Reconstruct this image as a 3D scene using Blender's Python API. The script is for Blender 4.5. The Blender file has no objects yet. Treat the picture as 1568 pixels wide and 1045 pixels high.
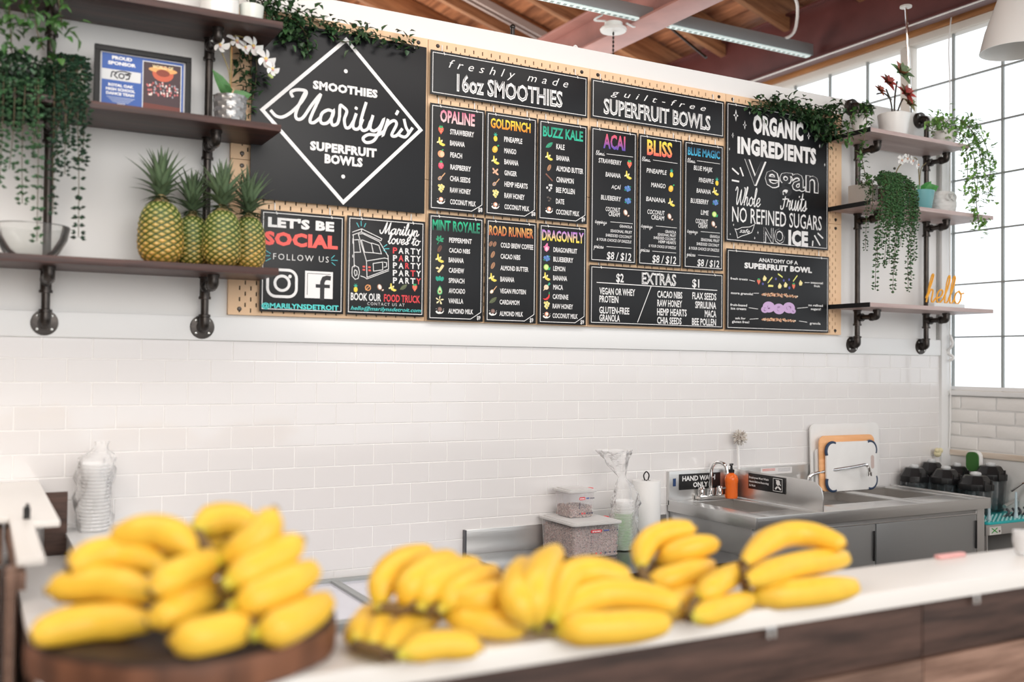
import bpy, bmesh, math, random
from mathutils import Vector, Matrix
random.seed(7)
PI = math.pi
C = bpy.context.scene.collection
sc = bpy.context.scene
DZ = -0.15          # everything below is measured from a datum 0.15 m under the floor; shifted once at the end
# ---------------------------------------------------------------- camera
yaw, pit, roll = 0.503254258, 0.0230316010, 0.0114448058
fwd = Vector((math.sin(yaw)*math.cos(pit), math.cos(yaw)*math.cos(pit), math.sin(pit)))
rgt = Vector((math.cos(yaw), -math.sin(yaw), 0)); upv = rgt.cross(fwd)
r2 = rgt*math.cos(roll) + upv*math.sin(roll); u2 = r2.cross(fwd)
cam = bpy.data.cameras.new('camera'); co = bpy.data.objects.new('camera', cam); C.objects.link(co)
co.matrix_world = Matrix(((r2.x, u2.x, -fwd.x, -0.21137561), (r2.y, u2.y, -fwd.y, -3.58177573), (r2.z, u2.z, -fwd.z, 1.69841071+DZ), (0, 0, 0, 1)))
cam.sensor_width = 36; cam.lens = 36*1513.22/1568; cam.clip_start = 0.02
cam.dof.use_dof = True; cam.dof.focus_distance = 4.25; cam.dof.aperture_fstop = 1.32
sc.camera = co
# ---------------------------------------------------------------- world, lights, exposure
sc.view_settings.view_transform = 'Standard'; sc.view_settings.look = 'None'
sc.view_settings.gamma = 1; sc.view_settings.use_curve_mapping = False
sc.view_settings.exposure = 0.05
W = bpy.data.worlds.new('sky'); sc.world = W; W.use_nodes = True
bg = W.node_tree.nodes['Background']; bg.inputs[0].default_value = (0.93, 0.97, 1.0, 1); bg.inputs[1].default_value = 1.4
def area(name, loc, target, sx, sy, power, col):
    l = bpy.data.lights.new(name, 'AREA'); l.shape = 'RECTANGLE'; l.size = sx; l.size_y = sy; l.energy = power; l.color = col
    o = bpy.data.objects.new(name, l); C.objects.link(o); o.location = loc
    o.rotation_euler = (Vector(target)-Vector(loc)).to_track_quat('-Z', 'Y').to_euler(); return o
area('front_fill', (0.6, -7.5, 3.4), (1.6, 0, 1.6), 5.0, 2.6, 190, (1.0, 0.93, 0.86))  # fill panel added behind the camera, no modelled source
area('ceiling_lamp_glow', (-1.6, -2.2, 3.9), (0.6, 0, 1.2), 1.2, 1.2, 40, (1.0, 0.86, 0.74))
area('roof_fill', (2.0, 2.8, 2.2), (2.2, 2.0, 5.0), 3.0, 1.5, 75, (1.0, 0.9, 0.8))  # unseen lamp added to brighten the roof planks from below
area('kitchen_strip_glow', (1.1, -1.3, 3.45), (1.1, -1.3, 0), 4.4, .5, 40, (1.0, 0.98, 0.95))

# ---------------------------------------------------------------- materials
MAT = {}
def mat(name, col=(.8, .8, .8), rough=.5, metal=0., spec=.5, bump=0., bscale=200., trans=0., ior=1.45, alpha=1., coat=0., var=0., vscale=8., stretch=(1, 1, 1), vcol=False, emit=0., sss=0.):
    if name in MAT: return MAT[name]
    m = bpy.data.materials.new(name); m.use_nodes = True; nt = m.node_tree; N = nt.nodes; L = nt.links
    b = N['Principled BSDF']; b.inputs['Base Color'].default_value = (*col, 1); b.inputs['Roughness'].default_value = rough
    b.inputs['Metallic'].default_value = metal; b.inputs['Specular IOR Level'].default_value = spec; b.inputs['IOR'].default_value = ior
    b.inputs['Transmission Weight'].default_value = trans; b.inputs['Alpha'].default_value = alpha; b.inputs['Coat Weight'].default_value = coat
    b.inputs['Subsurface Weight'].default_value = sss
    if emit: b.inputs['Emission Color'].default_value = (*col, 1); b.inputs['Emission Strength'].default_value = emit
    src = None
    if vcol:
        a = N.new('ShaderNodeAttribute'); a.attribute_name = 'Col'; src = a.outputs['Color']; L.new(src, b.inputs['Base Color'])
    if bump or var:
        tc = N.new('ShaderNodeTexCoord'); mp = N.new('ShaderNodeMapping'); mp.inputs['Scale'].default_value = stretch; L.new(tc.outputs['Object'], mp.inputs[0])
    if var:
        n = N.new('ShaderNodeTexNoise'); n.inputs['Scale'].default_value = vscale; n.inputs['Detail'].default_value = 6; L.new(mp.outputs[0], n.inputs['Vector'])
        r = N.new('ShaderNodeMapRange'); r.inputs[1].default_value = .3; r.inputs[2].default_value = .7; r.inputs[3].default_value = 1-var; r.inputs[4].default_value = 1+var
        L.new(n.outputs[0], r.inputs[0])
        v = N.new('ShaderNodeVectorMath'); v.operation = 'SCALE'; L.new(r.outputs[0], v.inputs['Scale'])
        if src: L.new(src, v.inputs[0])
        else: v.inputs[0].default_value = col
        L.new(v.outputs[0], b.inputs['Base Color'])
    if bump:
        n = N.new('ShaderNodeTexNoise'); n.inputs['Scale'].default_value = bscale; n.inputs['Detail'].default_value = 3; L.new(mp.outputs[0], n.inputs['Vector'])
        bp = N.new('ShaderNodeBump'); bp.inputs['Strength'].default_value = bump; bp.inputs['Distance'].default_value = .002; L.new(n.outputs[0], bp.inputs['Height']); L.new(bp.outputs[0], b.inputs['Normal'])
    MAT[name] = m; return m
def wood(name, c1, c2, rough=.5, axis=0, scale=14., bump=.3):
    if name in MAT: return MAT[name]
    m = mat(name, c1, rough); nt = m.node_tree; N = nt.nodes; L = nt.links; b = N['Principled BSDF']
    tc = N.new('ShaderNodeTexCoord'); mp = N.new('ShaderNodeMapping'); s = [1, 1, 1]; s[axis] = .08; mp.inputs['Scale'].default_value = s
    L.new(tc.outputs['Object'], mp.inputs[0])
    oi = N.new('ShaderNodeObjectInfo'); ad = N.new('ShaderNodeVectorMath'); ad.operation = 'ADD'; L.new(mp.outputs[0], ad.inputs[0]); L.new(oi.outputs['Random'], ad.inputs[1])
    n = N.new('ShaderNodeTexNoise'); n.inputs['Scale'].default_value = scale*4; n.inputs['Detail'].default_value = 8; n.inputs['Roughness'].default_value = .65; L.new(ad.outputs[0], n.inputs['Vector'])
    cr = N.new('ShaderNodeValToRGB'); cr.color_ramp.elements[0].position = .35; cr.color_ramp.elements[1].position = .7
    cr.color_ramp.elements[0].color = (*c1, 1); cr.color_ramp.elements[1].color = (*c2, 1); L.new(n.outputs[0], cr.inputs[0])
    rr = N.new('ShaderNodeMapRange'); rr.inputs[3].default_value = .75; rr.inputs[4].default_value = 1.25; L.new(oi.outputs['Random'], rr.inputs[0])
    v = N.new('ShaderNodeVectorMath'); v.operation = 'SCALE'; L.new(cr.outputs[0], v.inputs[0]); L.new(rr.outputs[0], v.inputs['Scale']); L.new(v.outputs[0], b.inputs['Base Color'])
    bp = N.new('ShaderNodeBump'); bp.inputs['Strength'].default_value = bump; bp.inputs['Distance'].default_value = .002; L.new(n.outputs[0], bp.inputs['Height']); L.new(bp.outputs[0], b.inputs['Normal'])
    return m
def clear(name, tint=(1, 1, 1), k=.15, milk=0., rough=.05, milkcol=(.9, .9, .9), wr=0.):
    """thin clear sheet: see-through, with a fresnel gloss and some milkiness"""
    if name in MAT: return MAT[name]
    m = bpy.data.materials.new(name); m.use_nodes = True; nt = m.node_tree; N = nt.nodes; L = nt.links; N.clear()
    o = N.new('ShaderNodeOutputMaterial'); t = N.new('ShaderNodeBsdfTransparent'); t.inputs[0].default_value = (*tint, 1)
    g = N.new('ShaderNodeBsdfGlossy'); g.inputs['Roughness'].default_value = rough
    lw = N.new('ShaderNodeLayerWeight'); lw.inputs[0].default_value = k
    if wr:
        tc = N.new('ShaderNodeTexCoord'); n = N.new('ShaderNodeTexNoise'); n.inputs['Scale'].default_value = 38; n.inputs['Detail'].default_value = 4; n.inputs['Distortion'].default_value = 1.5
        bp = N.new('ShaderNodeBump'); bp.inputs['Strength'].default_value = wr; bp.inputs['Distance'].default_value = .02
        L.new(tc.outputs['Object'], n.inputs['Vector']); L.new(n.outputs[0], bp.inputs['Height']); L.new(bp.outputs[0], g.inputs['Normal']); L.new(bp.outputs[0], lw.inputs['Normal'])
    mx = N.new('ShaderNodeMixShader'); L.new(lw.outputs['Fresnel'], mx.inputs[0]); L.new(t.outputs[0], mx.inputs[1]); L.new(g.outputs[0], mx.inputs[2])
    d = N.new('ShaderNodeBsdfDiffuse'); d.inputs[0].default_value = (*milkcol, 1)
    m2 = N.new('ShaderNodeMixShader'); m2.inputs[0].default_value = milk; L.new(mx.outputs[0], m2.inputs[1]); L.new(d.outputs[0], m2.inputs[2]); L.new(m2.outputs[0], o.inputs[0])
    MAT[name] = m; return m

white_paint = mat('white_paint', (.80, .80, .79), .55, bump=.08, bscale=60)
trim_paint = mat('trim_paint', (.80, .81, .81), .4, bump=.05, bscale=40)
tile_m = mat('glazed_white_tile', (.765, .75, .745), .10, spec=.6, coat=.5)
grout_m = mat('pale_grout', (.96, .955, .94), .8)
peg_m = mat('light_wood_fibreboard', (.82, .57, .36), .6, var=.06, vscale=5)
slot_shade_m = mat('slot_shade_black', (.02, .018, .015), .9)
board_m = mat('chalkboard_black', (.005, .0055, .007), .40, spec=.42, bump=.02, bscale=30)
print_m = mat('flat_print', (.8, .8, .8), .5, vcol=True)
hook_m = mat('white_plastic', (.85, .85, .84), .35)
dark_shelf = wood('dark_stained_wood', (.018, .008, .007), (.085, .032, .024), .42, 0, 10)
pale_shelf = wood('pale_painted_wood', (.42, .30, .28), (.62, .50, .48), .45, 0, 6, .15)
black_paint = mat('black_paint', (.01, .01, .01), .4)
iron = mat('black_iron_pipe', (.055, .048, .044), .32, metal=.75, bump=.2, bscale=90, var=.3, vscale=20)
screw_m = mat('zinc_screw', (.6, .6, .58), .3, metal=1)
chrome = mat('chrome', (.82, .82, .82), .08, metal=1)
steel = mat('brushed_stainless', (.66, .655, .645), .30, metal=.92, bump=.15, bscale=150, stretch=(.05, 1, 1), var=.05, vscale=4)
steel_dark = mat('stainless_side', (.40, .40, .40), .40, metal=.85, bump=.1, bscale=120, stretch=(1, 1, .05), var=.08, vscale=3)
cream_top = mat('cream_counter_laminate', (.84, .815, .775), .32, bump=.02, bscale=40)
siding_dark = wood('dark_barn_wood', (.03, .016, .012), (.11, .06, .045), .55, 0, 9, .5)
siding_light = wood('lighter_barn_wood', (.14, .075, .05), (.36, .22, .16), .55, 0, 9, .5)
plank_m = wood('roof_plank_wood', (.16, .055, .025), (.62, .27, .13), .65, 1, 6, .5)
rafter_m = wood('rafter_wood', (.18, .07, .03), (.5, .24, .11), .65, 0, 8, .4)
maroon = mat('maroon_steel_paint', (.115, .036, .034), .4, bump=.1, bscale=30, var=.15, vscale=6)
orange_wood = wood('orange_header_wood', (.30, .12, .04), (.62, .28, .1), .5, 1, 6, .2)
cream_wood = mat('cream_painted_wood', (.72, .69, .64), .5, bump=.05)
leaf_m = mat('plant_leaf', (.05, .12, .04), .42, vcol=True, var=.25, vscale=60)
pot_white = mat('white_ceramic', (.78, .78, .76), .25)
black_plastic = mat('black_plastic', (.012, .012, .013), .3)

# ---------------------------------------------------------------- mesh builder
class MB:
    def __init__(s): s.v = []; s.f = []; s.mi = []; s.c = []; s.col = (1, 1, 1)
    def add(s, vs, fs, mi=0, cols=None):
        b = len(s.v); s.v += [tuple(q) for q in vs]; s.f += [tuple(b+i for i in q) for q in fs]; s.mi += [mi]*len(fs)
        s.c += list(cols) if cols else [s.col]*len(vs); return s
    def box(s, x0, x1, y0, y1, z0, z1, mi=0):
        return s.add([(x, y, z) for z in (z0, z1) for y in (y0, y1) for x in (x0, x1)], [(0, 2, 3, 1), (4, 5, 7, 6), (0, 1, 5, 4), (2, 6, 7, 3), (0, 4, 6, 2), (1, 3, 7, 5)], mi)
    def bar(s, a, b, w, h=None, mi=0):
        a = Vector(a); b = Vector(b); h = h or w; d = (b-a).normalized(); u = d.cross(Vector((0, 0, 1)))
        u = Vector((1, 0, 0)) if u.length < 1e-3 else u.normalized(); n = u.cross(d)
        vs = [p+u*(i*w/2)+n*(j*h/2) for p in (a, b) for i, j in ((-1, -1), (1, -1), (1, 1), (-1, 1))]
        return s.add(vs, [(0, 3, 2, 1), (4, 5, 6, 7), (0, 1, 5, 4), (1, 2, 6, 5), (2, 3, 7, 6), (3, 0, 4, 7)], mi)
    def tube(s, pts, r, n=10, mi=0, cap=True, cols=None, sq=None):
        P = [Vector(p) for p in pts]; m = len(P); R = r if isinstance(r, (list, tuple)) else [r]*m
        vs = []; T = [(P[min(i+1, m-1)]-P[max(i-1, 0)]).normalized() for i in range(m)]
        u = T[0].orthogonal().normalized() if not sq else Vector(sq)
        for i in range(m):
            u = (u-T[i]*u.dot(T[i])).normalized(); w = T[i].cross(u)
            vs += [P[i]+(u*math.cos(2*PI*k/n)+w*math.sin(2*PI*k/n))*R[i] for k in range(n)]
        fs = [(i*n+k, i*n+(k+1) % n, (i+1)*n+(k+1) % n, (i+1)*n+k) for i in range(m-1) for k in range(n)]
        if cap: fs += [tuple(range(n-1, -1, -1)), tuple((m-1)*n+k for k in range(n))]
        cc = [cols[i] for i in range(m) for k in range(n)] if cols else None
        return s.add(vs, fs, mi, cc)
    def lathe(s, prof, c=(0, 0, 0), n=28, mi=0, axis='z', cols=None):
        vs = []
        for r, z in prof:
            for k in range(n):
                a = 2*PI*k/n; x, y = r*math.cos(a), r*math.sin(a)
                vs.append((c[0]+x, c[1]+y, c[2]+z) if axis == 'z' else ((c[0]+x, c[1]+z, c[2]+y) if axis == 'y' else (c[0]+z, c[1]+x, c[2]+y)))
        m = len(prof); fs = [(i*n+k, i*n+(k+1) % n, (i+1)*n+(k+1) % n, (i+1)*n+k) for i in range(m-1) for k in range(n)]
        if axis == 'y': fs = [f[::-1] for f in fs]
        return s.add(vs, fs, mi, [cols[i] for i in range(m) for k in range(n)] if cols else None)
    def sphere(s, c, r, n=12, mi=0, sc=(1, 1, 1)):
        m = n//2+1; vs = []
        for i in range(m+1):
            t = PI*i/m
            for k in range(n): vs.append((c[0]+r*sc[0]*math.sin(t)*math.cos(2*PI*k/n), c[1]+r*sc[1]*math.sin(t)*math.sin(2*PI*k/n), c[2]-r*sc[2]*math.cos(t)))
        return s.add(vs, [(i*n+k, i*n+(k+1) % n, (i+1)*n+(k+1) % n, (i+1)*n+k) for i in range(m) for k in range(n)], mi)
    def xz(s, pts, y, mi=0):               # flat polygon in the wall plane, facing -y
        return s.add([(x, y, z) for x, z in pts], [tuple(range(len(pts)))], mi)
    def prism(s, pts, y0, y1, mi=0, ax='y'):
        n = len(pts); f = {'y': lambda a, b, t: (a, t, b), 'x': lambda a, b, t: (t, a, b), 'z': lambda a, b, t: (a, b, t)}[ax]
        vs = [f(a, b, y0) for a, b in pts]+[f(a, b, y1) for a, b in pts]
        return s.add(vs, [tuple(range(n)), tuple(range(2*n-1, n-1, -1))]+[(i, n+i, n+(i+1) % n, (i+1) % n) for i in range(n)], mi)
def mesh(name, mb, mats, bevel=0., ang=35, off=(0, 0, 0), smooth=True):
    me = bpy.data.meshes.new(name); o = Vector(off)
    me.from_pydata([Vector(q)-o for q in mb.v], [], mb.f)
    if not isinstance(mats, (list, tuple)): mats = [mats]
    for m in mats: me.materials.append(m)
    me.polygons.foreach_set('material_index', mb.mi)
    if any('Attribute' in [n.bl_label for n in m.node_tree.nodes] for m in mats):
        a = me.color_attributes.new('Col', 'FLOAT_COLOR', 'POINT'); a.data.foreach_set('color', [t for q in mb.c for t in (*q, 1)])
    bm = bmesh.new(); bm.from_mesh(me); bmesh.ops.recalc_face_normals(bm, faces=bm.faces)
    if bevel:
        es = [e for e in bm.edges if len(e.link_faces) == 2 and e.calc_face_angle(0) > .5]
        bmesh.ops.bevel(bm, geom=es, offset=bevel, segments=2, affect='EDGES', profile=.6, clamp_overlap=True)
    bm.to_mesh(me); bm.free()
    if smooth:
        me.polygons.foreach_set('use_smooth', [True]*len(me.polygons)); me.set_sharp_from_angle(angle=math.radians(ang))
    return me
WL = {}
def place(name, me, parent=None, loc=(0, 0, 0)):
    o = bpy.data.objects.new(name, me); C.objects.link(o); o.location = loc; WL[o.name] = Vector(loc)
    if parent: o.parent = parent; o.location = Vector(loc)-WL[parent.name]
    return o
def part(name, mb, mats, parent, bevel=0., ang=35, kind=None, label=None, loc=None):
    """a mesh given in room coordinates, linked under its thing (origin at loc or the parent's origin)"""
    l = Vector(loc) if loc is not None else WL[parent.name]
    o = place(name, mesh(name, mb, mats, bevel, ang, l), parent, l)
    if kind: o['kind'] = kind
    if label: o['label'] = label
    return o
def tag(o, label, cat, group=None):
    o['label'] = label; o['category'] = cat
    if group: o['group'] = group
    return o
def thing(name, label, cat, loc=(0, 0, 0), group=None):
    return tag(place(name, None, None, loc), label, cat, group)
def solid(name, mb, mats, label, cat, loc, group=None, bevel=0., ang=35):
    return tag(place(name, mesh(name, mb, mats, bevel, ang, loc), None, loc), label, cat, group)
def struct(name, mb, mats, bevel=0., loc=(0, 0, 0), parent=None):
    o = place(name, mesh(name, mb, mats, bevel, 35, loc), parent, loc); o['kind'] = 'structure'; return o
def catmull(P, k=6, closed=False):
    P = [Vector(p) for p in P]; out = []; n = len(P)
    for i in range(n-1):
        a, b, c, d = P[max(i-1, 0)], P[i], P[i+1], P[min(i+2, n-1)]
        for j in range(k):
            t = j/k; out.append(.5*((2*b)+(c-a)*t+(2*a-5*b+4*c-d)*t*t+(3*b-a-3*c+d)*t**3))
    out.append(P[-1]); return out
def ribbon(mb, pts, w, y, col=None, closed=False):
    """flat painted stroke in the wall plane"""
    if col: mb.col = col
    P = [Vector((p[0], p[1])) for p in pts]; Q = [P[0]]
    for p in P[1:]:
        if (p-Q[-1]).length > 1e-5: Q.append(p)
    P = Q; n = len(P)
    if n < 2: return
    closed = closed or (P[0]-P[-1]).length < 1e-4
    if closed: P = P[:-1]; n -= 1
    L_ = []
    for i in range(n):
        a = P[(i-1) % n] if (closed or i) else P[0]; b = P[(i+1) % n] if (closed or i < n-1) else P[-1]
        d1 = (P[i]-a).normalized() if (P[i]-a).length > 1e-7 else None; d2 = (b-P[i]).normalized() if (b-P[i]).length > 1e-7 else None
        d1 = d1 or d2; d2 = d2 or d1; t = (d1+d2)
        t = t.normalized() if t.length > .2 else d1
        nn = Vector((-t.y, t.x)); sc_ = min(1/max(.35, abs(nn.dot(Vector((-d1.y, d1.x))))), 2.2)
        L_.append(nn*w/2*sc_)
    if not closed: P = [P[0]-(P[1]-P[0]).normalized()*w*.3]+P[1:-1]+[P[-1]+(P[-1]-P[-2]).normalized()*w*.3] if n > 1 else P
    g = 1e-5 if w > .0035 else 0
    if w > .0035:
        for i in range(0 if closed else 1, n-(0 if closed else 1)): mb.xz(disc(P[i].x, P[i].y, w*.495, None, 10), y-i*g+g*.5)
    vs = [(P[i].x+s*L_[i].x, y-i*g, P[i].y+s*L_[i].y) for i in range(n) for s in (1, -1)]
    m = n if closed else n-1
    mb.add(vs, [(2*i, 2*((i+1) % n), 2*((i+1) % n)+1, 2*i+1) for i in range(m)])
def disc(cx, cz, rx, rz=None, n=14, rot=0.):
    rz = rz or rx; c, s = math.cos(rot), math.sin(rot)
    return [(cx+rx*math.cos(2*PI*k/n)*c-rz*math.sin(2*PI*k/n)*s, cz+rx*math.cos(2*PI*k/n)*s+rz*math.sin(2*PI*k/n)*c) for k in range(n)]
_tc = {}
def text_geo(s, off=0., sp=1., shear=0.):
    key = (s, off, sp, shear)
    if key in _tc: return _tc[key]
    cu = bpy.data.curves.new('t', 'FONT'); cu.body = s; cu.size = 1; cu.offset = off; cu.space_character = sp; cu.shear = shear; cu.resolution_u = 2; cu.fill_mode = 'FRONT'
    ob = bpy.data.objects.new('t', cu); me = bpy.data.meshes.new_from_object(ob)
    vs = [(v.co.x, v.co.y) for v in me.vertices]; fs = [tuple(p.vertices) for p in me.polygons]
    bpy.data.objects.remove(ob); bpy.data.curves.remove(cu); bpy.data.meshes.remove(me)
    _tc[key] = (vs, fs); return vs, fs
def lettering(mb, s, x, z, w, h, y, col=(1, 1, 1), off=.0, sp=1., shear=0., col2=None, inset=0.):
    vs, fs = text_geo(s, off, sp, shear)
    x0 = min(v[0] for v in vs); x1 = max(v[0] for v in vs); y1 = max(v[1] for v in vs)
    out = [(x+inset+(a-x0)/(x1-x0)*(w-2*inset), y, z+b/y1*h) for a, b in vs]
    if col2:
        cs = [tuple(c2+(c1-c2)*min(1, max(0, (q[2]-z)/h)) for c1, c2 in zip(col, col2)) for q in out]
        mb.add(out, fs, 0, cs)
    else: mb.col = col; mb.add(out, fs)
# ================================================================ SETTING
b = MB().box(-6, 8, -9, 6, .10, .15); struct('floor', b, mat('grey_concrete', (.42, .40, .38), .6, var=.1, vscale=2))
wall = struct('wall_back', MB().box(-3.2, 4.40, 0, .14, .15, 3.068), white_paint, loc=(0, 0, .15))
# grout bed and glazed tiles, each tile its own piece
part('grout_bed', MB().box(-3.2, 4.40, -.0068, 0, .15, 1.769), grout_m, wall)
TW, TH, G_ = .1544, .0782, .0026
def tile_mesh(w, h):
    e = .0016; y0, y1, y2 = -.0060, -.0080, -.0088
    def r(i, y): return [(i, y, i), (w-i, y, i), (w-i, y, h-i), (i, y, h-i)]
    b = MB(); b.add(r(0, y0)+r(0, y1)+r(e, y2), [(8, 9, 10, 11)]+[(4+i, 4+(i+1) % 4, 8+(i+1) % 4, 8+i) for i in range(4)]+[(i, (i+1) % 4, 4+(i+1) % 4, 4+i) for i in range(4)])
    return mesh('tile', b, tile_m, smooth=False)
tcache = {}
zj = [1.769]+[1.62+TH*(1-j) for j in range(0, 22)]
rest = MB()
rt = random.Random(3)
for j in range(len(zj)-1):
    zt, zb = zj[j], zj[j+1]
    if zb < .15: break
    xe = -20*TW + (0 if j % 2 == 0 else -TW/2)
    k = 0
    while xe < 4.398:
        x0, x1 = xe, min(xe+TW, 4.398); xe += TW
        if x1-x0 < .012: continue
        w, h = round(x1-x0-G_, 5), round(zt-zb-G_, 5)
        hidden = (x1 < -.30) or (x0 > 2.6 and zt < 1.20) or (x0 > 1.6 and zt < 1.02) or (zt < .87) or (x0 < .9 and zt < .93)
        if hidden:
            rest.add([(x0+G_, -.0085, zb), (x1, -.0085, zb), (x1, -.0085, zt-G_), (x0+G_, -.0085, zt-G_)], [(0, 1, 2, 3)]); continue
        if (w, h) not in tcache: tcache[(w, h)] = tile_mesh(w, h)
        o = place('tile', tcache[(w, h)], wall, (x0+G_/2, 0, zb+G_/2)); o.rotation_euler = (rt.uniform(-.004, .004), 0, rt.uniform(-.004, .004))
part('outlying_tiles', rest, tile_m, wall, kind='stuff')
struct('trim_1', MB().box(-3.2, 4.40, -.018, -.0005, 1.769, 1.853), trim_paint, .002)
struct('trim_2', MB().box(4.402, 4.478, -.022, .14, .15, 3.068), trim_paint, .002)
struct('shadow_gap_strip', MB().box(4.385, 4.400, -.006, 0, 1.853, 3.066), mat('grey_shadow_gap', (.34, .34, .33), .6))  # grey strip stands in for the shade in the wall joint
struct('wall_left_blocker', MB().box(-3.34, -3.2, -9, 6, .15, 5.8), mat('dark_blocker_brown', (.30, .22, .18), .7, var=.15, vscale=3))  # out of view, added dark to block sky light from the left
# right-hand wall: painted bricks under the window
wr = struct('wall_right', MB().box(4.4735, 4.70, -6, -.0, .15, 1.555), mat('grey_mortar_wall', (.66, .66, .65), .7, bump=.3, bscale=25))
part('ledge_board', MB().box(4.466, 4.50, -3.2, -.023, 1.232, 1.262), wood('worn_cream_wood', (.55, .45, .36), (.75, .70, .63), .6, 1, 5, .3), wr, .003)
brick_m = mat('white_painted_brick', (.80, .79, .77), .55, bump=.6, bscale=45)
def brick_mesh(seed, L, H):
    r = random.Random(seed); b = MB(); n, m = 6, 3; vs = []
    for j in range(m+1):
        for i in range(n+1):
            e = 0 if 0 < i < n and 0 < j < m else .004
            vs.append((-.012+e+r.uniform(-.0015, .0015), i/n*L+r.uniform(-.002, .002), j/m*H+r.uniform(-.0015, .0015)))
    b.add(vs, [(j*(n+1)+i, (j+1)*(n+1)+i, (j+1)*(n+1)+i+1, j*(n+1)+i+1) for j in range(m) for i in range(n)])
    base = [(0.01, 0, 0), (0.01, L, 0), (0.01, L, H), (0.01, 0, H)]; b.add(base, [])
    o = 0; q = len(vs)
    b.f += [tuple([i for i in range(n, -1, -1)]+[q, q+1]), tuple([m*(n+1)+i for i in range(n+1)]+[q+2, q+3])]; b.mi += [0, 0]
    b.f += [tuple([j*(n+1) for j in range(m+1)]+[q+3, q]), tuple([j*(n+1)+n for j in range(m, -1, -1)]+[q+1, q+2])]; b.mi += [0, 0]
    return mesh('brick', b, brick_m, ang=60)
bm_ = [brick_mesh(s, .2, .062) for s in range(4)]
for r_ in range(4):
    y = -.086 if r_ % 2 == 0 else -.19
    zb = 1.486-.0715*r_
    for k in range(13):
        y0 = y-.21*(k+1)
        place('brick', bm_[(k*3+r_) % 4], wr, (4.480, y0+.005, zb))
    b = MB().box(4.469, 4.50, y+.004, -.024, zb, zb+.062); part('brick', b, brick_m, wr, .004)
# window wall
win = struct('window_1', MB().box(4.50, 4.56, -4, 5, 1.555, 1.584).box(4.495, 4.56, -4, 5, 3.545, 3.60), cream_wood, .002, loc=(4.5, 0, 1.56))
struct('trim_4', MB().box(4.455, 4.55, -4, -.0, 1.556, 1.580), trim_paint, .003)
part('bottom_rail', MB().box(4.502, 4.522, -4, 5, 1.585, 1.604), mat('white_metal', (.8, .8, .8), .35), win)
bar_m = mat('grey_green_glazing_bar', (.27, .29, .285), .4)
pane_m = clear('window_glass', (1, 1, 1), .1, .0, .02)
ys = [-.009+.2966*k for k in range(-11, 16)]; zs = [1.594, 1.871, 2.157, 2.441, 2.728, 3.010, 3.29, 3.545]
ym = lambda k: ys[k]
for k, y in enumerate(ys):
    if abs(y-.2876) < .01: part('window_post', MB().box(4.485, 4.55, .258, .324, 1.584, 3.545), cream_wood, win, .003)
    else: part('glazing_bar', MB().box(4.504, 4.522, y-.0042, y+.0042, 1.584, 3.545), bar_m, win)
for z in zs[1:-1]: part('glazing_bar', MB().box(4.505, 4.521, -3.27, 4.43, z-.0038, z+.0038), bar_m, win)
pm = {}
for k in range(len(ys)-1):
    for j in range(7):
        h = round(zs[j+1]-zs[j], 4)
        if h not in pm: pm[h] = mesh('pane', MB().add([(0, 0, 0), (0, .2966, 0), (0, .2966, h), (0, 0, h)], [(0, 1, 2, 3)]), pane_m)
        if -1.6 < ys[k] < 1.4: place('window_pane', pm[h], win, (4.513, ys[k], zs[j]))
far = MB()
for k in range(len(ys)-1):
    if not -1.6 < ys[k] < 1.4: far.add([(4.513, ys[k], 1.6), (4.513, ys[k+1], 1.6), (4.513, ys[k+1], 3.545), (4.513, ys[k], 3.545)], [(0, 1, 2, 3)])
part('outlying_glass', far, pane_m, win, kind='stuff')
struct('trim_5', MB().box(4.480, 4.56, -4, 5, 3.548, 3.590), cream_wood, .003)
struct('trim_6', MB().box(4.465, 4.56, -4, 5, 3.591, 3.625), orange_wood, .003)
struct('trim_7', MB().box(4.42, 4.56, -4, 5, 3.626, 3.69), mat('dark_maroon_paint', (.055, .02, .025), .5), .003)
# roof
ceil = struct('ceiling', MB().box(-4, 5, -5.5, 6, 5.9, 5.95), mat('roof_deck_dark', (.03, .02, .018), .8), loc=(0, 0, 4))
zr = lambda x: 4.02+(4.5-x)*.3
sl = math.atan(.3)
pl = mesh('roof_plank', MB().box(-.066, .066, -5.4, 5.6, 0, .02), plank_m, .003)
for k in range(46):
    x = 4.5-k*.134*math.cos(sl)
    o = place('roof_plank', pl, ceil, (x, 0, zr(x)+random.uniform(0, .006))); o.rotation_euler = (0, sl, 0)
rf = mesh('rafter', MB().box(-3.6, 3.6, -.025, .025, -.20, 0), rafter_m, .004)
for k in range(17):
    o = place('rafter', rf, ceil, (1.1, -4.4+.61*k, zr(1.1)-.005)); o.rotation_euler = (0, sl, 0)
# steel beams along the window wall and over the room
def ibeam(x, z0, z1, w, label):
    b = MB().box(x-.012, x+.012, -5, 5.5, z0+.012, z1-.012).box(x-w/2, x+w/2, -5, 5.5, z0, z0+.014).box(x-w/2, x+w/2, -5, 5.5, z1-.014, z1)
    solid('steel_beam', b, maroon, label, 'beam', (x, 0, z0), 'painted steel roof beams', .002)
ibeam(4.36, 3.60, 3.95, .10, 'dark red painted steel beam running just above the window wall header')
solid('steel_beam', MB().box(2.99, 3.19, -5, 5.5, 3.60, 3.615).box(3.08, 3.10, -5, 5.5, 3.61, 3.80).box(2.99, 3.19, -5, 5.5, 3.80, 3.815), mat('pink_steel_paint', (.45, .22, .19), .35, var=.15, vscale=5, bump=.1, bscale=30), 'pinkish painted steel beam crossing the roof behind the strip light', 'beam', (3.09, 0, 3.6), 'painted steel roof beams', .002)
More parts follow.
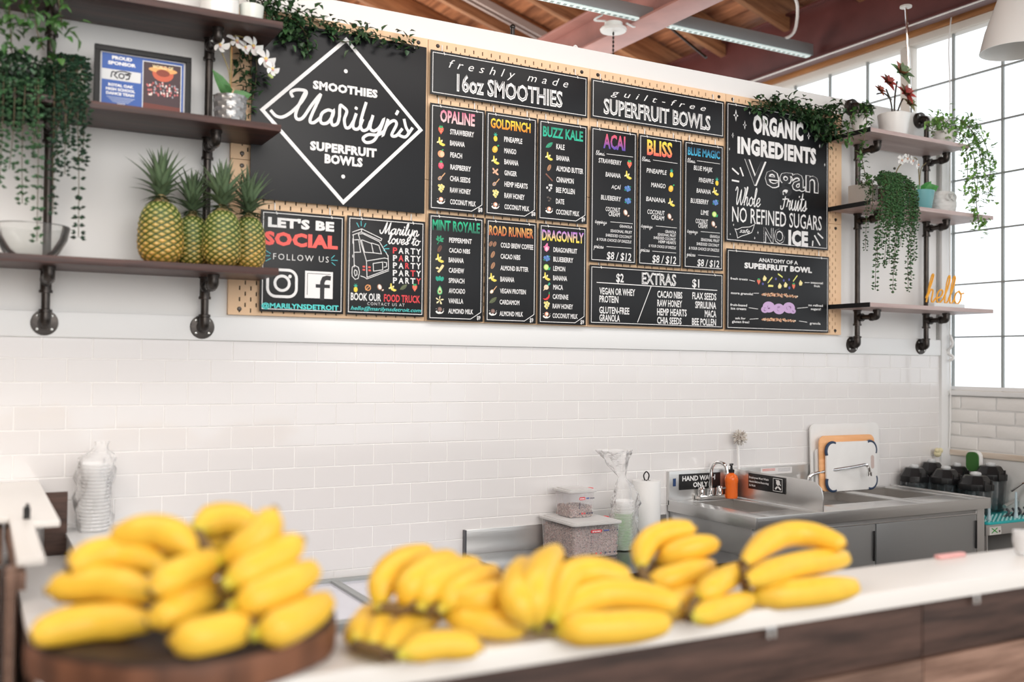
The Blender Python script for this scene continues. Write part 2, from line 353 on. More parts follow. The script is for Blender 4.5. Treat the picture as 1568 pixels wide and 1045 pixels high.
for k, (y, x0, x1) in enumerate(((1.2, .6, 3.0), (2.55, .6, 4.3))):
    b = MB(); zz = lambda x: zr(x)-.28
    for d in (-.03, .03): b.bar((x0, y+d, zz(x0)), (x1, y+d, zz(x1)), .022, .05)
    solid('truss_angle', b, mat('grey_pink_steel', (.38, .30, .27), .5), ('pair of pale steel angles sloping below the rafters beside the pink beam', 'pair of pale steel angles sloping below the rafters near the dark red beam')[k], 'truss bar', (x0, y, zz(x0)), 'steel truss bars under the roof')
solid('roof_rod', MB().tube([(3.55, 1.9, 4.3), (3.78, 1.2, 3.62)], .009), iron, 'thin steel rod hanging obliquely from the roof between the two beams', 'rod', (3.55, 1.9, 4.3))
# strip light
t = thing('strip_light', 'long grey metal strip light with a row of small lamps under the roof', 'light', (2.9, .84, 3.62))
part('housing', MB().box(.8, 4.30, .815, .865, 3.615, 3.685), mat('galvanised_steel', (.36, .39, .40), .45, metal=.6), t, .003)
part('diffuser', MB().box(.8, 4.28, .822, .858, 3.606, 3.615), mat('lamp_diffuser', (.72, .84, .82), .4, emit=.35), t)
b = MB()
for k in range(86): b.box(.83+k*.04, .850+k*.04, .832, .848, 3.6035, 3.606)
part('lamp_row', b, mat('grey_lamp_dot', (.30, .36, .35), .4), t, kind='stuff')
part('hanger', MB().tube(catmull([(4.02, .84, 3.66), (4.12, .8, 3.72), (4.1, .75, 3.86), (4.0, .7, 3.92)]), .009), hook_m, t, label='white curved hanger strap')
t = thing('junction_box', 'round white ceiling canopy with a thin drop chain beneath the strip light', 'fixture', (2.886, .93, 3.60))
part('canopy', MB().lathe([(0, .0), (.07, .002), (.075, .012), (.072, .02), (.05, .024), (.05, .05), (0, .052)], (2.886, .92, 3.545)), pot_white, t)
part('wire', MB().tube(catmull([(2.80, .9, 3.62), (2.76, .92, 3.59), (2.84, .93, 3.60)]), .006), hook_m, t)
part('wire', MB().tube(catmull([(2.96, .9, 3.6), (3.03, .92, 3.60), (2.98, .88, 3.63)]), .006), hook_m, t)
b = MB()
for k in range(24): b.lathe([(0, -.012), (.006, -.006), (.006, .006), (0, .012)], (2.886, .92, 3.535-k*.023), n=6)
part('chain', b, iron, t, kind='stuff')
# eyelets and small fittings on top of the partition
solid('finial_hook', MB().tube([(1.785, .07, 3.07), (1.785, .07, 3.12)], .009).sphere((1.785, .07, 3.128), .012), iron, 'small dark screw eye on top of the white wall, further left', 'hook', (1.785, .07, 3.07), 'small fittings on the wall top')
solid('finial_hook', MB().tube(catmull([(2.08, .07, 3.072), (2.10, .07, 3.10), (2.12, .07, 3.072)]), .005), hook_m, 'small white wire eye on top of the wall above the smoothies header', 'hook', (2.1, .07, 3.07), 'small fittings on the wall top')
# suspension rods and cord at the right
t = thing('suspension_rod', 'slim pale metal rod hanging from the ceiling behind the succulent', 'rod', (3.99, -.1, 3.57))
part('rod', MB().tube([(4.017, -.1, 3.577), (4.063, -.1, 3.03)], .007), chrome, t)
part('rod_flange', MB().lathe([(0, 0), (.03, 0), (.03, .008), (0, .01)], (4.017, -.1, 3.572)), pot_white, t)
part('cross_pipe', MB().tube([(4.30, 1.6, 3.588), (4.30, .2, 3.588), (4.30, -1.4, 3.588)], .0045), hook_m, t)
t = thing('blind_cord', 'white cord with a cleat knot hanging down the window edge', 'cord', (4.46, -.03, 3.5))
part('cord', MB().tube(catmull([(4.44, -.05, 3.62), (4.445, -.03, 3.45), (4.45, -.035, 3.2), (4.452, -.03, 2.6), (4.452, -.035, 2.1), (4.455, -.03, 1.85), (4.452, -.04, 1.5), (4.455, -.03, 1.27)]), .0035, 6), hook_m, t)
part('knot', MB().tube(catmull([(4.452, -.035, 1.88), (4.44, -.06, 1.83), (4.45, -.02, 1.79), (4.46, -.05, 1.76), (4.45, -.03, 1.74)]), .008, 6), hook_m, t)
b = MB().lathe([(.055, .32), (.075, .24), (.125, .10), (.15, 0), (.146, 0), (.12, .10), (.07, .24), (.0, .31)], (4.0, -.72, 3.17))
t = thing('pendant_lamp', 'white flared pendant lampshade cut off at the top right corner', 'lamp', (4.0, -.72, 3.17))
part('lamp_shade', b, pot_white, t); part('lamp_cord', MB().tube([(4.0, -.72, 3.48), (4.0, -.72, 4.1)], .004), black_plastic, t)
# ================================================================ PEGBOARDS
XB = [.596, 1.359, 2.121, 2.884]; ZB = [1.8625, 2.422]; BW, BH = .7605, .5575
def pegboard_mesh():
    b = MB(); f, k = -.017, -.013; rows = []
    z = .021; nr = 27; xs_all = {}
    zc = [BH-.021-.02*j for j in range(nr)]
    edges = [BH]
    def strip(x0, x1, z0, z1): b.box(x0, x1, f, k, z0, z1)
    prev = BH
    for j, c in enumerate(zc):
        t_, b_ = c+.0075, c-.0075
        strip(0, BW, t_, prev); prev = b_
        x = 0.; off = .0405 if j % 2 == 0 else .0605
        n = 18 if j % 2 == 0 else 17
        for i in range(n):
            s0 = off+.04*i-.0025; strip(x, s0, b_, t_); x = s0+.005
        strip(x, BW, b_, t_)
    strip(0, BW, 0, prev)
    return mesh('pegboard', b, peg_m, smooth=False)
pgm = pegboard_mesh()
slot_shade_sheet = mesh('backing', MB().box(.006, BW-.006, -.0125, -.0008, .006, BH-.006), slot_shade_m, smooth=False)  # black sheet added as the shade seen through the slots
edge = mesh('edge_frame', MB().box(0, .005, -.013, -.0004, 0, BH).box(BW-.005, BW, -.013, -.0004, 0, BH).box(0, BW, -.013, -.0004, 0, .005).box(0, BW, -.013, -.0004, BH-.005, BH), peg_m)
colname = ('leftmost', 'second from the left', 'third from the left', 'rightmost')
for i, x in enumerate(XB):
    for j, z in enumerate(ZB):
        t = thing('pegboard', ('lower', 'upper')[j]+' perforated light wood pegboard, '+colname[i]+', behind the black menu signs', 'pegboard', (x, 0, z), 'wooden pegboards on the wall')
        place('perforated_panel', pgm, t, (x, 0, z)); place('backing', slot_shade_sheet, t, (x, 0, z)); place('edge_frame', edge, t, (x, 0, z))  # backing is the added black slot shade
        for sx in (.0405, BW-.0405):
            for sz in (.021, BH-.021):
                part('screw', MB().lathe([(0, -.0085), (.006, -.008), (.0085, -.0045), (.0085, 0)], (x+sx, -.013, z+sz), n=10, axis='y'), iron, t)
# ================================================================ SIGNS
WHT = (.80, .80, .80); COLS = dict(white=WHT, red=(.85, .12, .10), red2=(.72, .06, .07), aqua=(.10, .68, .66), teal=(.10, .55, .60))
GR = dict(g_pink=((.75, .18, .30), (.85, .62, .62)), g_gold=((.95, .75, .06), (.85, .25, .02)), g_green=((.02, .33, .20), (.03, .50, .33)), g_mint=((.02, .55, .28), (.02, .12, .08)), g_road=((.85, .50, .15), (.50, .09, .03)),
          g_dragon=((.45, .18, .70), (.90, .75, .05)), g_acai=((.80, .12, .15), (.10, .08, .45)), g_bliss=((.95, .80, .08), (.85, .12, .12)), g_blue=((.02, .08, .16), (.06, .45, .70)))
# single-stroke handwriting, x-height 1
HW = {'a': [1.25, [(1, .9), (.6, 1), (.2, .7), (.1, .3), (.35, 0), (.7, .2), (.95, .9), (.9, .2), (1.1, 0), (1.35, .3)]], 'b': [1.05, [(0, .3), (.3, 1), (.55, 1.9), (.35, 2.1), (.2, 1.5), (.15, .3), (.4, 0), (.75, .2), (.8, .7), (.55, .9), (1.05, .8)]],
      'c': [.9, [(.9, .8), (.6, 1), (.2, .7), (.15, .25), (.45, 0), (.95, .3)]], 'd': [1.25, [(.9, .8), (.55, 1), (.15, .6), (.2, .1), (.5, .05), (.85, .6), (1.1, 2.1), (.95, 1), (.9, .2), (1.1, 0), (1.35, .3)]],
      'e': [.9, [(.1, .3), (.6, .5), (.75, .85), (.5, 1), (.2, .7), (.2, .2), (.5, 0), (.95, .35)]], 'g': [1.1, [(.9, .85), (.55, 1), (.15, .65), (.2, .15), (.5, .1), (.85, .5), (.95, .9), (.85, -.2), (.6, -.9), (.2, -.8), (.3, -.4), (.9, .1), (1.2, .4)]],
      'h': [1.05, [(0, .3), (.35, 1.2), (.55, 2), (.4, 2.1), (.25, 1.5), (.1, 0)], [(.15, .4), (.45, .95), (.7, .85), (.65, .2), (.8, 0), (1.1, .35)]], 'i': [.6, [(0, .3), (.3, 1), (.25, .2), (.4, 0), (.7, .35)], [(.38, 1.4), (.4, 1.5)]],
      'l': [.6, [(0, .3), (.35, 1.1), (.5, 1.9), (.35, 2.1), (.2, 1.5), (.2, .2), (.4, 0), (.7, .35)]], 'n': [1.1, [(0, .4), (.2, .95), (.25, .6), (.15, 0)], [(.2, .5), (.5, .95), (.75, .85), (.7, .2), (.85, 0), (1.15, .35)]],
      'o': [1.0, [(.55, 1), (.2, .8), (.1, .35), (.4, 0), (.75, .2), (.8, .7), (.5, 1), (.7, .8), (1.1, .85)]], 'p': [1.05, [(0, .4), (.25, 1), (.1, -.9)], [(.2, .5), (.5, 1), (.85, .75), (.75, .2), (.4, .05), (.25, .2)], [(.75, .15), (1.1, .3)]],
      'r': [.85, [(0, .3), (.2, 1.05), (.35, .85), (.65, .9), (.5, .3), (.65, 0), (.95, .35)]], 's': [.75, [(0, .2), (.4, .6), (.5, 1.05), (.6, .5), (.5, .05), (.15, .1)], [(.55, .1), (.85, .35)]],
      't': [.65, [(0, .3), (.35, 1.1), (.45, 1.8), (.3, .4), (.45, 0), (.75, .35)], [(.1, 1.2), (.75, 1.25)]], 'u': [1.1, [(0, .4), (.2, 1), (.15, .3), (.4, 0), (.7, .3), (.85, 1), (.8, .2), (.95, 0), (1.2, .35)]],
      'v': [.95, [(0, .5), (.2, 1), (.25, .3), (.45, 0), (.75, .5), (.75, .95), (1.1, .85)]], 'y': [1.05, [(0, .4), (.2, 1), (.15, .4), (.4, .05), (.75, .4), (.85, 1), (.75, -.2), (.5, -.9), (.15, -.75), (.4, -.3), (1.15, .35)]],
      'M': [1.75, [(-.3, .6), (-.1, .1), (.3, .2), (.8, 2), (.75, .8), (.8, .1), (1.2, 1), (1.5, 2), (1.4, .8), (1.5, 0), (1.8, .35)]], 'W': [1.9, [(-.1, 1.6), (.1, 2), (.35, 1.7), (.3, .6), (.5, 0), (.9, .9), (1.1, 1.7), (1.1, .6), (1.35, 0), (1.8, 1), (1.9, 1.9), (1.7, 2)]],
      'F': [1.1, [(1.5, 1.95), (.6, 2), (.1, 1.8), (.2, 1.5)], [(.8, 2), (.6, 1), (.4, .1), (0, 0), (-.1, .3)], [(.2, 1), (1.1, 1.1)]], ' ': [.7]}
def hw_paths(s, x, z, w):
    tot = sum(HW[c][0] for c in s); k = w/tot; out = []; cx = 0
    for c in s:
        for p in HW[c][1:]: out.append([(x+k*(cx+a+.18*b_), z+k*b_) for a, b_ in p])
        cx += HW[c][0]
    return out, k
def E_(cx, cz, rx, rz=None, col=(1, 1, 1), rot=0., n=12): return (disc(cx, cz, rx, rz, n, rot), col)
GRN = (.04, .40, .14)
def icon(kind):
    """flat printed picture as coloured polygons in a -1..1 box"""
    if kind == 'strawberry': return [([(-.6, .35), (-.35, .6), (.35, .6), (.6, .35), (.55, -.1), (0, -.9), (-.55, -.1)], (.80, .13, .08)), ([(-.5, .55), (-.2, .95), (0, .7), (.2, .95), (.5, .6), (.1, .4), (0, .2), (-.15, .4)], GRN)]+[E_(x, z, .06, .08, (.95, .7, .4)) for x, z in ((-.25, .15), (.25, .15), (0, -.15), (-.15, -.4), (.2, -.35))]
    if kind == 'banana': return [([(-.5, .95), (-.25, .9), (-.2, .3), (.2, -.2), (.9, -.4), (.95, -.65), (.4, -.85), (-.3, -.55), (-.6, 0)], (.90, .72, .12)), ([(-.45, .2), (-.95, -.1), (-.9, -.35), (-.4, -.2), (-.2, -.3)], (.95, .85, .45)), ([(-.1, .3), (.3, .45), (.35, .2), (.15, -.1)], (.95, .85, .45)), ([(.78, -.4), (.95, -.4), (.95, -.66), (.85, -.66)], (.3, .2, .05))]
    if kind == 'peach': return [E_(0, -.05, .75, .72, (.90, .38, .20)), E_(.2, -.1, .45, .55, (.95, .60, .38)), ([(0, .6), (.3, .95), (.6, .8), (.3, .6)], GRN)]
    if kind == 'raspberry': return [E_(0, -.1, .62, .7, (.70, .05, .12))]+[E_(x, z, .2, .2, (.85, .18, .25), n=8) for x, z in ((-.3, .2), (.1, .25), (.35, -.05), (-.2, -.2), (.1, -.45), (-.05, .0))]+[([(-.4, .55), (0, .95), (.4, .55), (0, .4)], GRN)]
    if kind in ('spoon', 'powder'): return [([(.1, .1), (.85, .95), (.95, .8), (.25, -.05)], (.72, .42, .22)), E_(-.25, -.3, .5, .36, (.70, .42, .25) if kind == 'spoon' else (.75, .55, .35), .8), E_(-.27, -.32, .36, .24, (.30, .27, .27) if kind == 'spoon' else (.9, .88, .85), .8)]
    if kind == 'honey': return [E_(x, z, .3, .3, (.88, .80, .35), n=6) for x, z in ((-.45, .5), (.1, .6), (.5, .35), (-.15, .15), (-.35, -.25), (.3, -.1), (0, -.6))]+[E_(x, z, .17, .17, (.75, .62, .12), n=6) for x, z in ((-.45, .5), (.1, .6), (.3, -.1), (0, -.6))]
    if kind in ('coconut', 'nutmilk'):
        c = (.80, .38, .25) if kind == 'coconut' else (.20, .12, .10)
        return [([(-.95, -.3), (-.6, -.1), (-.4, -.45), (0, -.3), (.4, -.5), (.7, -.2), (.98, -.1), (.7, -.55), (.3, -.75), (-.3, -.8), (-.75, -.6)], (.85, .84, .82)), E_(0, .15, .5, .48, c), E_(.08, .18, .3, .28, (.92, .86, .80) if kind == 'coconut' else (.32, .20, .17))]+([E_(-.8, .2, .07, .07, WHT), E_(.85, .25, .06, .06, WHT), E_(.75, .0, .08, .05, WHT)])
    if kind == 'coconuthalf': return [E_(-.2, .15, .55, .68, (.38, .20, .12), .4), E_(-.15, .18, .38, .52, (.85, .80, .76), .4), E_(.55, -.5, .3, .2, (.45, .25, .16), .5), E_(.58, -.48, .2, .1, (.85, .80, .76), .5)]
    if kind == 'pineapple': return [E_(0, -.35, .45, .6, (.93, .68, .06)), ([(-.15, .15), (-.5, .6), (-.15, .5), (-.25, 1), (0, .65), (.25, 1), (.15, .5), (.5, .6), (.15, .15)], (.04, .42, .30))]+[E_(x, z, .07, .07, (.70, .40, .03), n=6) for x, z in ((-.15, -.1), (.15, -.1), (0, -.35), (-.2, -.6), (.2, -.6))]
    if kind == 'mango': return [E_(-.1, -.1, .62, .75, (.93, .50, .05), -.5), E_(.0, .05, .35, .45, (.95, .66, .15), -.5), ([(.35, .6), (.6, .95), (.95, .8), (.6, .5)], GRN)]
    if kind == 'ginger': return [E_(x, z, a, c, (.78, .45, .30), r) for x, z, a, c, r in ((0, 0, .4, .28, .4), (-.45, .4, .32, .2, -.9), (.4, .35, .3, .2, .9), (.35, -.45, .45, .22, -.5), (-.4, -.3, .25, .2, .5))]
    if kind in ('leaf', 'leafdark'):
        c = (.03, .28, .16) if kind == 'leaf' else (.10, .12, .06)
        return [([(-.9, -.5), (-.6, .1), (-.2, .5), (.4, .75), (.9, .8), (.75, .3), (.4, -.2), (-.2, -.5)], c), ([(-.8, -.45), (.7, .68), (.6, .68), (-.75, -.32)], tuple(v*2 for v in c))]
    if kind == 'mint': return [E_(x, z, .42, .2, (.03, .33, .17), r) for x, z, r in ((-.4, .4, 1.8), (.1, .5, 1.2), (.5, .2, .4), (.4, -.2, -.2), (-.5, 0, 2.6))]+[([(-.6, -.9), (-.5, -.95), (.2, .1), (.1, .15)], (.03, .40, .2))]
    if kind in ('almond', 'cacao', 'coffee'):
        c = {'almond': (.42, .22, .12), 'cacao': (.16, .07, .05), 'coffee': (.34, .17, .10)}[kind]
        s = [E_(0, 0, .78, .4, c, 1.1), ([(-.3, -.6), (-.2, -.62), (.35, .55), (.25, .6)], tuple(v*.45 for v in c))]
        return s if kind != 'coffee' else [E_(-.45, 0, .6, .38, c, 1.1), E_(.45, 0, .6, .38, c, 1.1), ([(-.6, -.4), (-.5, -.42), (-.3, .4), (-.38, .42)], (.1, .04, .03)), ([(.3, -.4), (.4, -.42), (.6, .4), (.5, .42)], (.1, .04, .03))]
    if kind == 'cinnamon': return [([(-.9, .55), (-.75, .8), (.9, -.55), (.75, -.8)], (.28, .12, .08)), ([(-.6, .35), (-.5, .5), (.95, -.7), (.85, -.85)], (.20, .08, .06))]
    if kind == 'pollen': return [E_(x, z, .28, .28, (.62, .62, .62), n=8) for x, z in ((-.5, -.1), (.1, .5), (.45, -.1), (.1, -.6), (.55, .5))]
    if kind == 'date': return [E_(x, z, .3, .2, (.10, .08, .07), r) for x, z, r in ((-.3, .3, .5), (.3, .1, -.5), (0, -.4, .2))]
    if kind == 'cashew': return [([(-.6, -.6), (-.2, -.2), (.2, .5), (.55, .9), (.95, .7), (.7, .2), (.3, -.3), (-.2, -.85)], (.88, .70, .35)), ([(-.95, .1), (-.6, .35), (-.1, .1), (-.3, -.1), (-.7, -.1)], (.90, .75, .42))]
    if kind == 'spinach': return [E_(x, z, .33, .5, (.02, .38, .26), r) for x, z, r in ((-.55, 0, .4), (0, .1, 0), (.55, 0, -.4))]
    if kind == 'avocado': return [([(0, .95), (-.35, .5), (-.6, -.2), (-.5, -.7), (0, -.95), (.5, -.7), (.6, -.2), (.35, .5)], (.05, .40, .16)), ([(0, .7), (-.25, .4), (-.42, -.2), (-.35, -.6), (0, -.75), (.35, -.6), (.42, -.2), (.25, .4)], (.55, .72, .35)), E_(0, -.28, .24, .24, (.22, .12, .05))]
    if kind == 'vanilla': return [([(.0, 0), (math.cos(a)*.8-.1, math.sin(a)*.8), (math.cos(a+.25)*.95, math.sin(a+.25)*.95), (math.cos(a+.5)*.6, math.sin(a+.5)*.6)], (.88, .80, .50)) for a in (0, 1.25, 2.5, 3.75, 5)]+[E_(0, 0, .15, .15, (.6, .5, .1))]
    if kind == 'dragon': return [([(0, -.9), (-.5, -.6), (-.6, 0), (-.9, .1), (-.4, .4), (0, .95), (.3, .95), (.25, .4), (.7, .2), (.55, -.4)], (.85, .20, .40)), E_(0, -.25, .35, .42, (.93, .62, .70))]
    if kind == 'blueberry': return [E_(x, z, .36, .36, (.10, .22, .52), n=10) for x, z in ((-.4, .1), (.2, .3), (.05, -.35), (.5, -.15))]+[E_(.3, .35, .14, .14, (.3, .5, .85), n=6), ([(-.9, -.4), (-.5, -.2), (-.4, -.6)], (.02, .35, .25)), ([(.5, .6), (.95, .4), (.7, .2)], (.02, .35, .25))]
    if kind == 'lime': return [E_(-.1, .05, .68, .66, (.28, .60, .10)), E_(-.1, .05, .52, .50, (.72, .82, .32)), ([(.4, -.1), (.95, .1), (.8, -.5), (.35, -.55)], (.03, .42, .18))]
    if kind == 'maca': return [E_(-.1, -.15, .6, .55, (.85, .68, .48)), ([(.2, .3), (.6, .95), (.95, .6), (.5, .2)], (.05, .45, .30)), ([(-.6, -.4), (-.85, -.95), (-.3, -.6)], (.85, .68, .48))]
    if kind == 'chili': return [([(-.95, -.55), (-.3, -.55), (.35, -.1), (.55, .45), (.8, .3), (.7, -.3), (.2, -.8), (-.4, -.9)], (.75, .05, .05)), ([(.5, .45), (.6, .95), (.7, .95), (.8, .35)], GRN)]
    if kind == 'orange': return [E_(0, 0, .7, .7, (.80, .35, .12)), E_(0, 0, .5, .5, (.05, .03, .02)), ([(-.6, -.5), (-.5, -.6), (.6, .5), (.5, .6)], (.85, .4, .15))]
    if kind == 'wedge': return [([(-.1, .95), (-.8, -.2), (-.5, -.9), (.5, -.8), (.9, .1), (.4, .5)], (.86, .76, .34)), E_(.1, -.2, .3, .2, (.92, .85, .55))]
    if kind == 'stick': return [([(-.9, -.75), (-.7, -.95), (.95, .75), (.75, .95), (.55, .85)], (.80, .80, .22))]
    if kind == 'stick2': return [([(-.95, -.3), (.9, -.25), (.95, .25), (-.85, .3)], (.85, .80, .25))]
    if kind == 'stick3': return [([(-.95, .5), (-.7, .8), (.9, .0), (.8, -.4)], (.80, .80, .22))]
    if kind == 'berry': return [E_(0, 0, .9, .9, (.10, .10, .35), n=8)]
    return [E_(0, 0, .6, .6, (.7, .6, .3))]
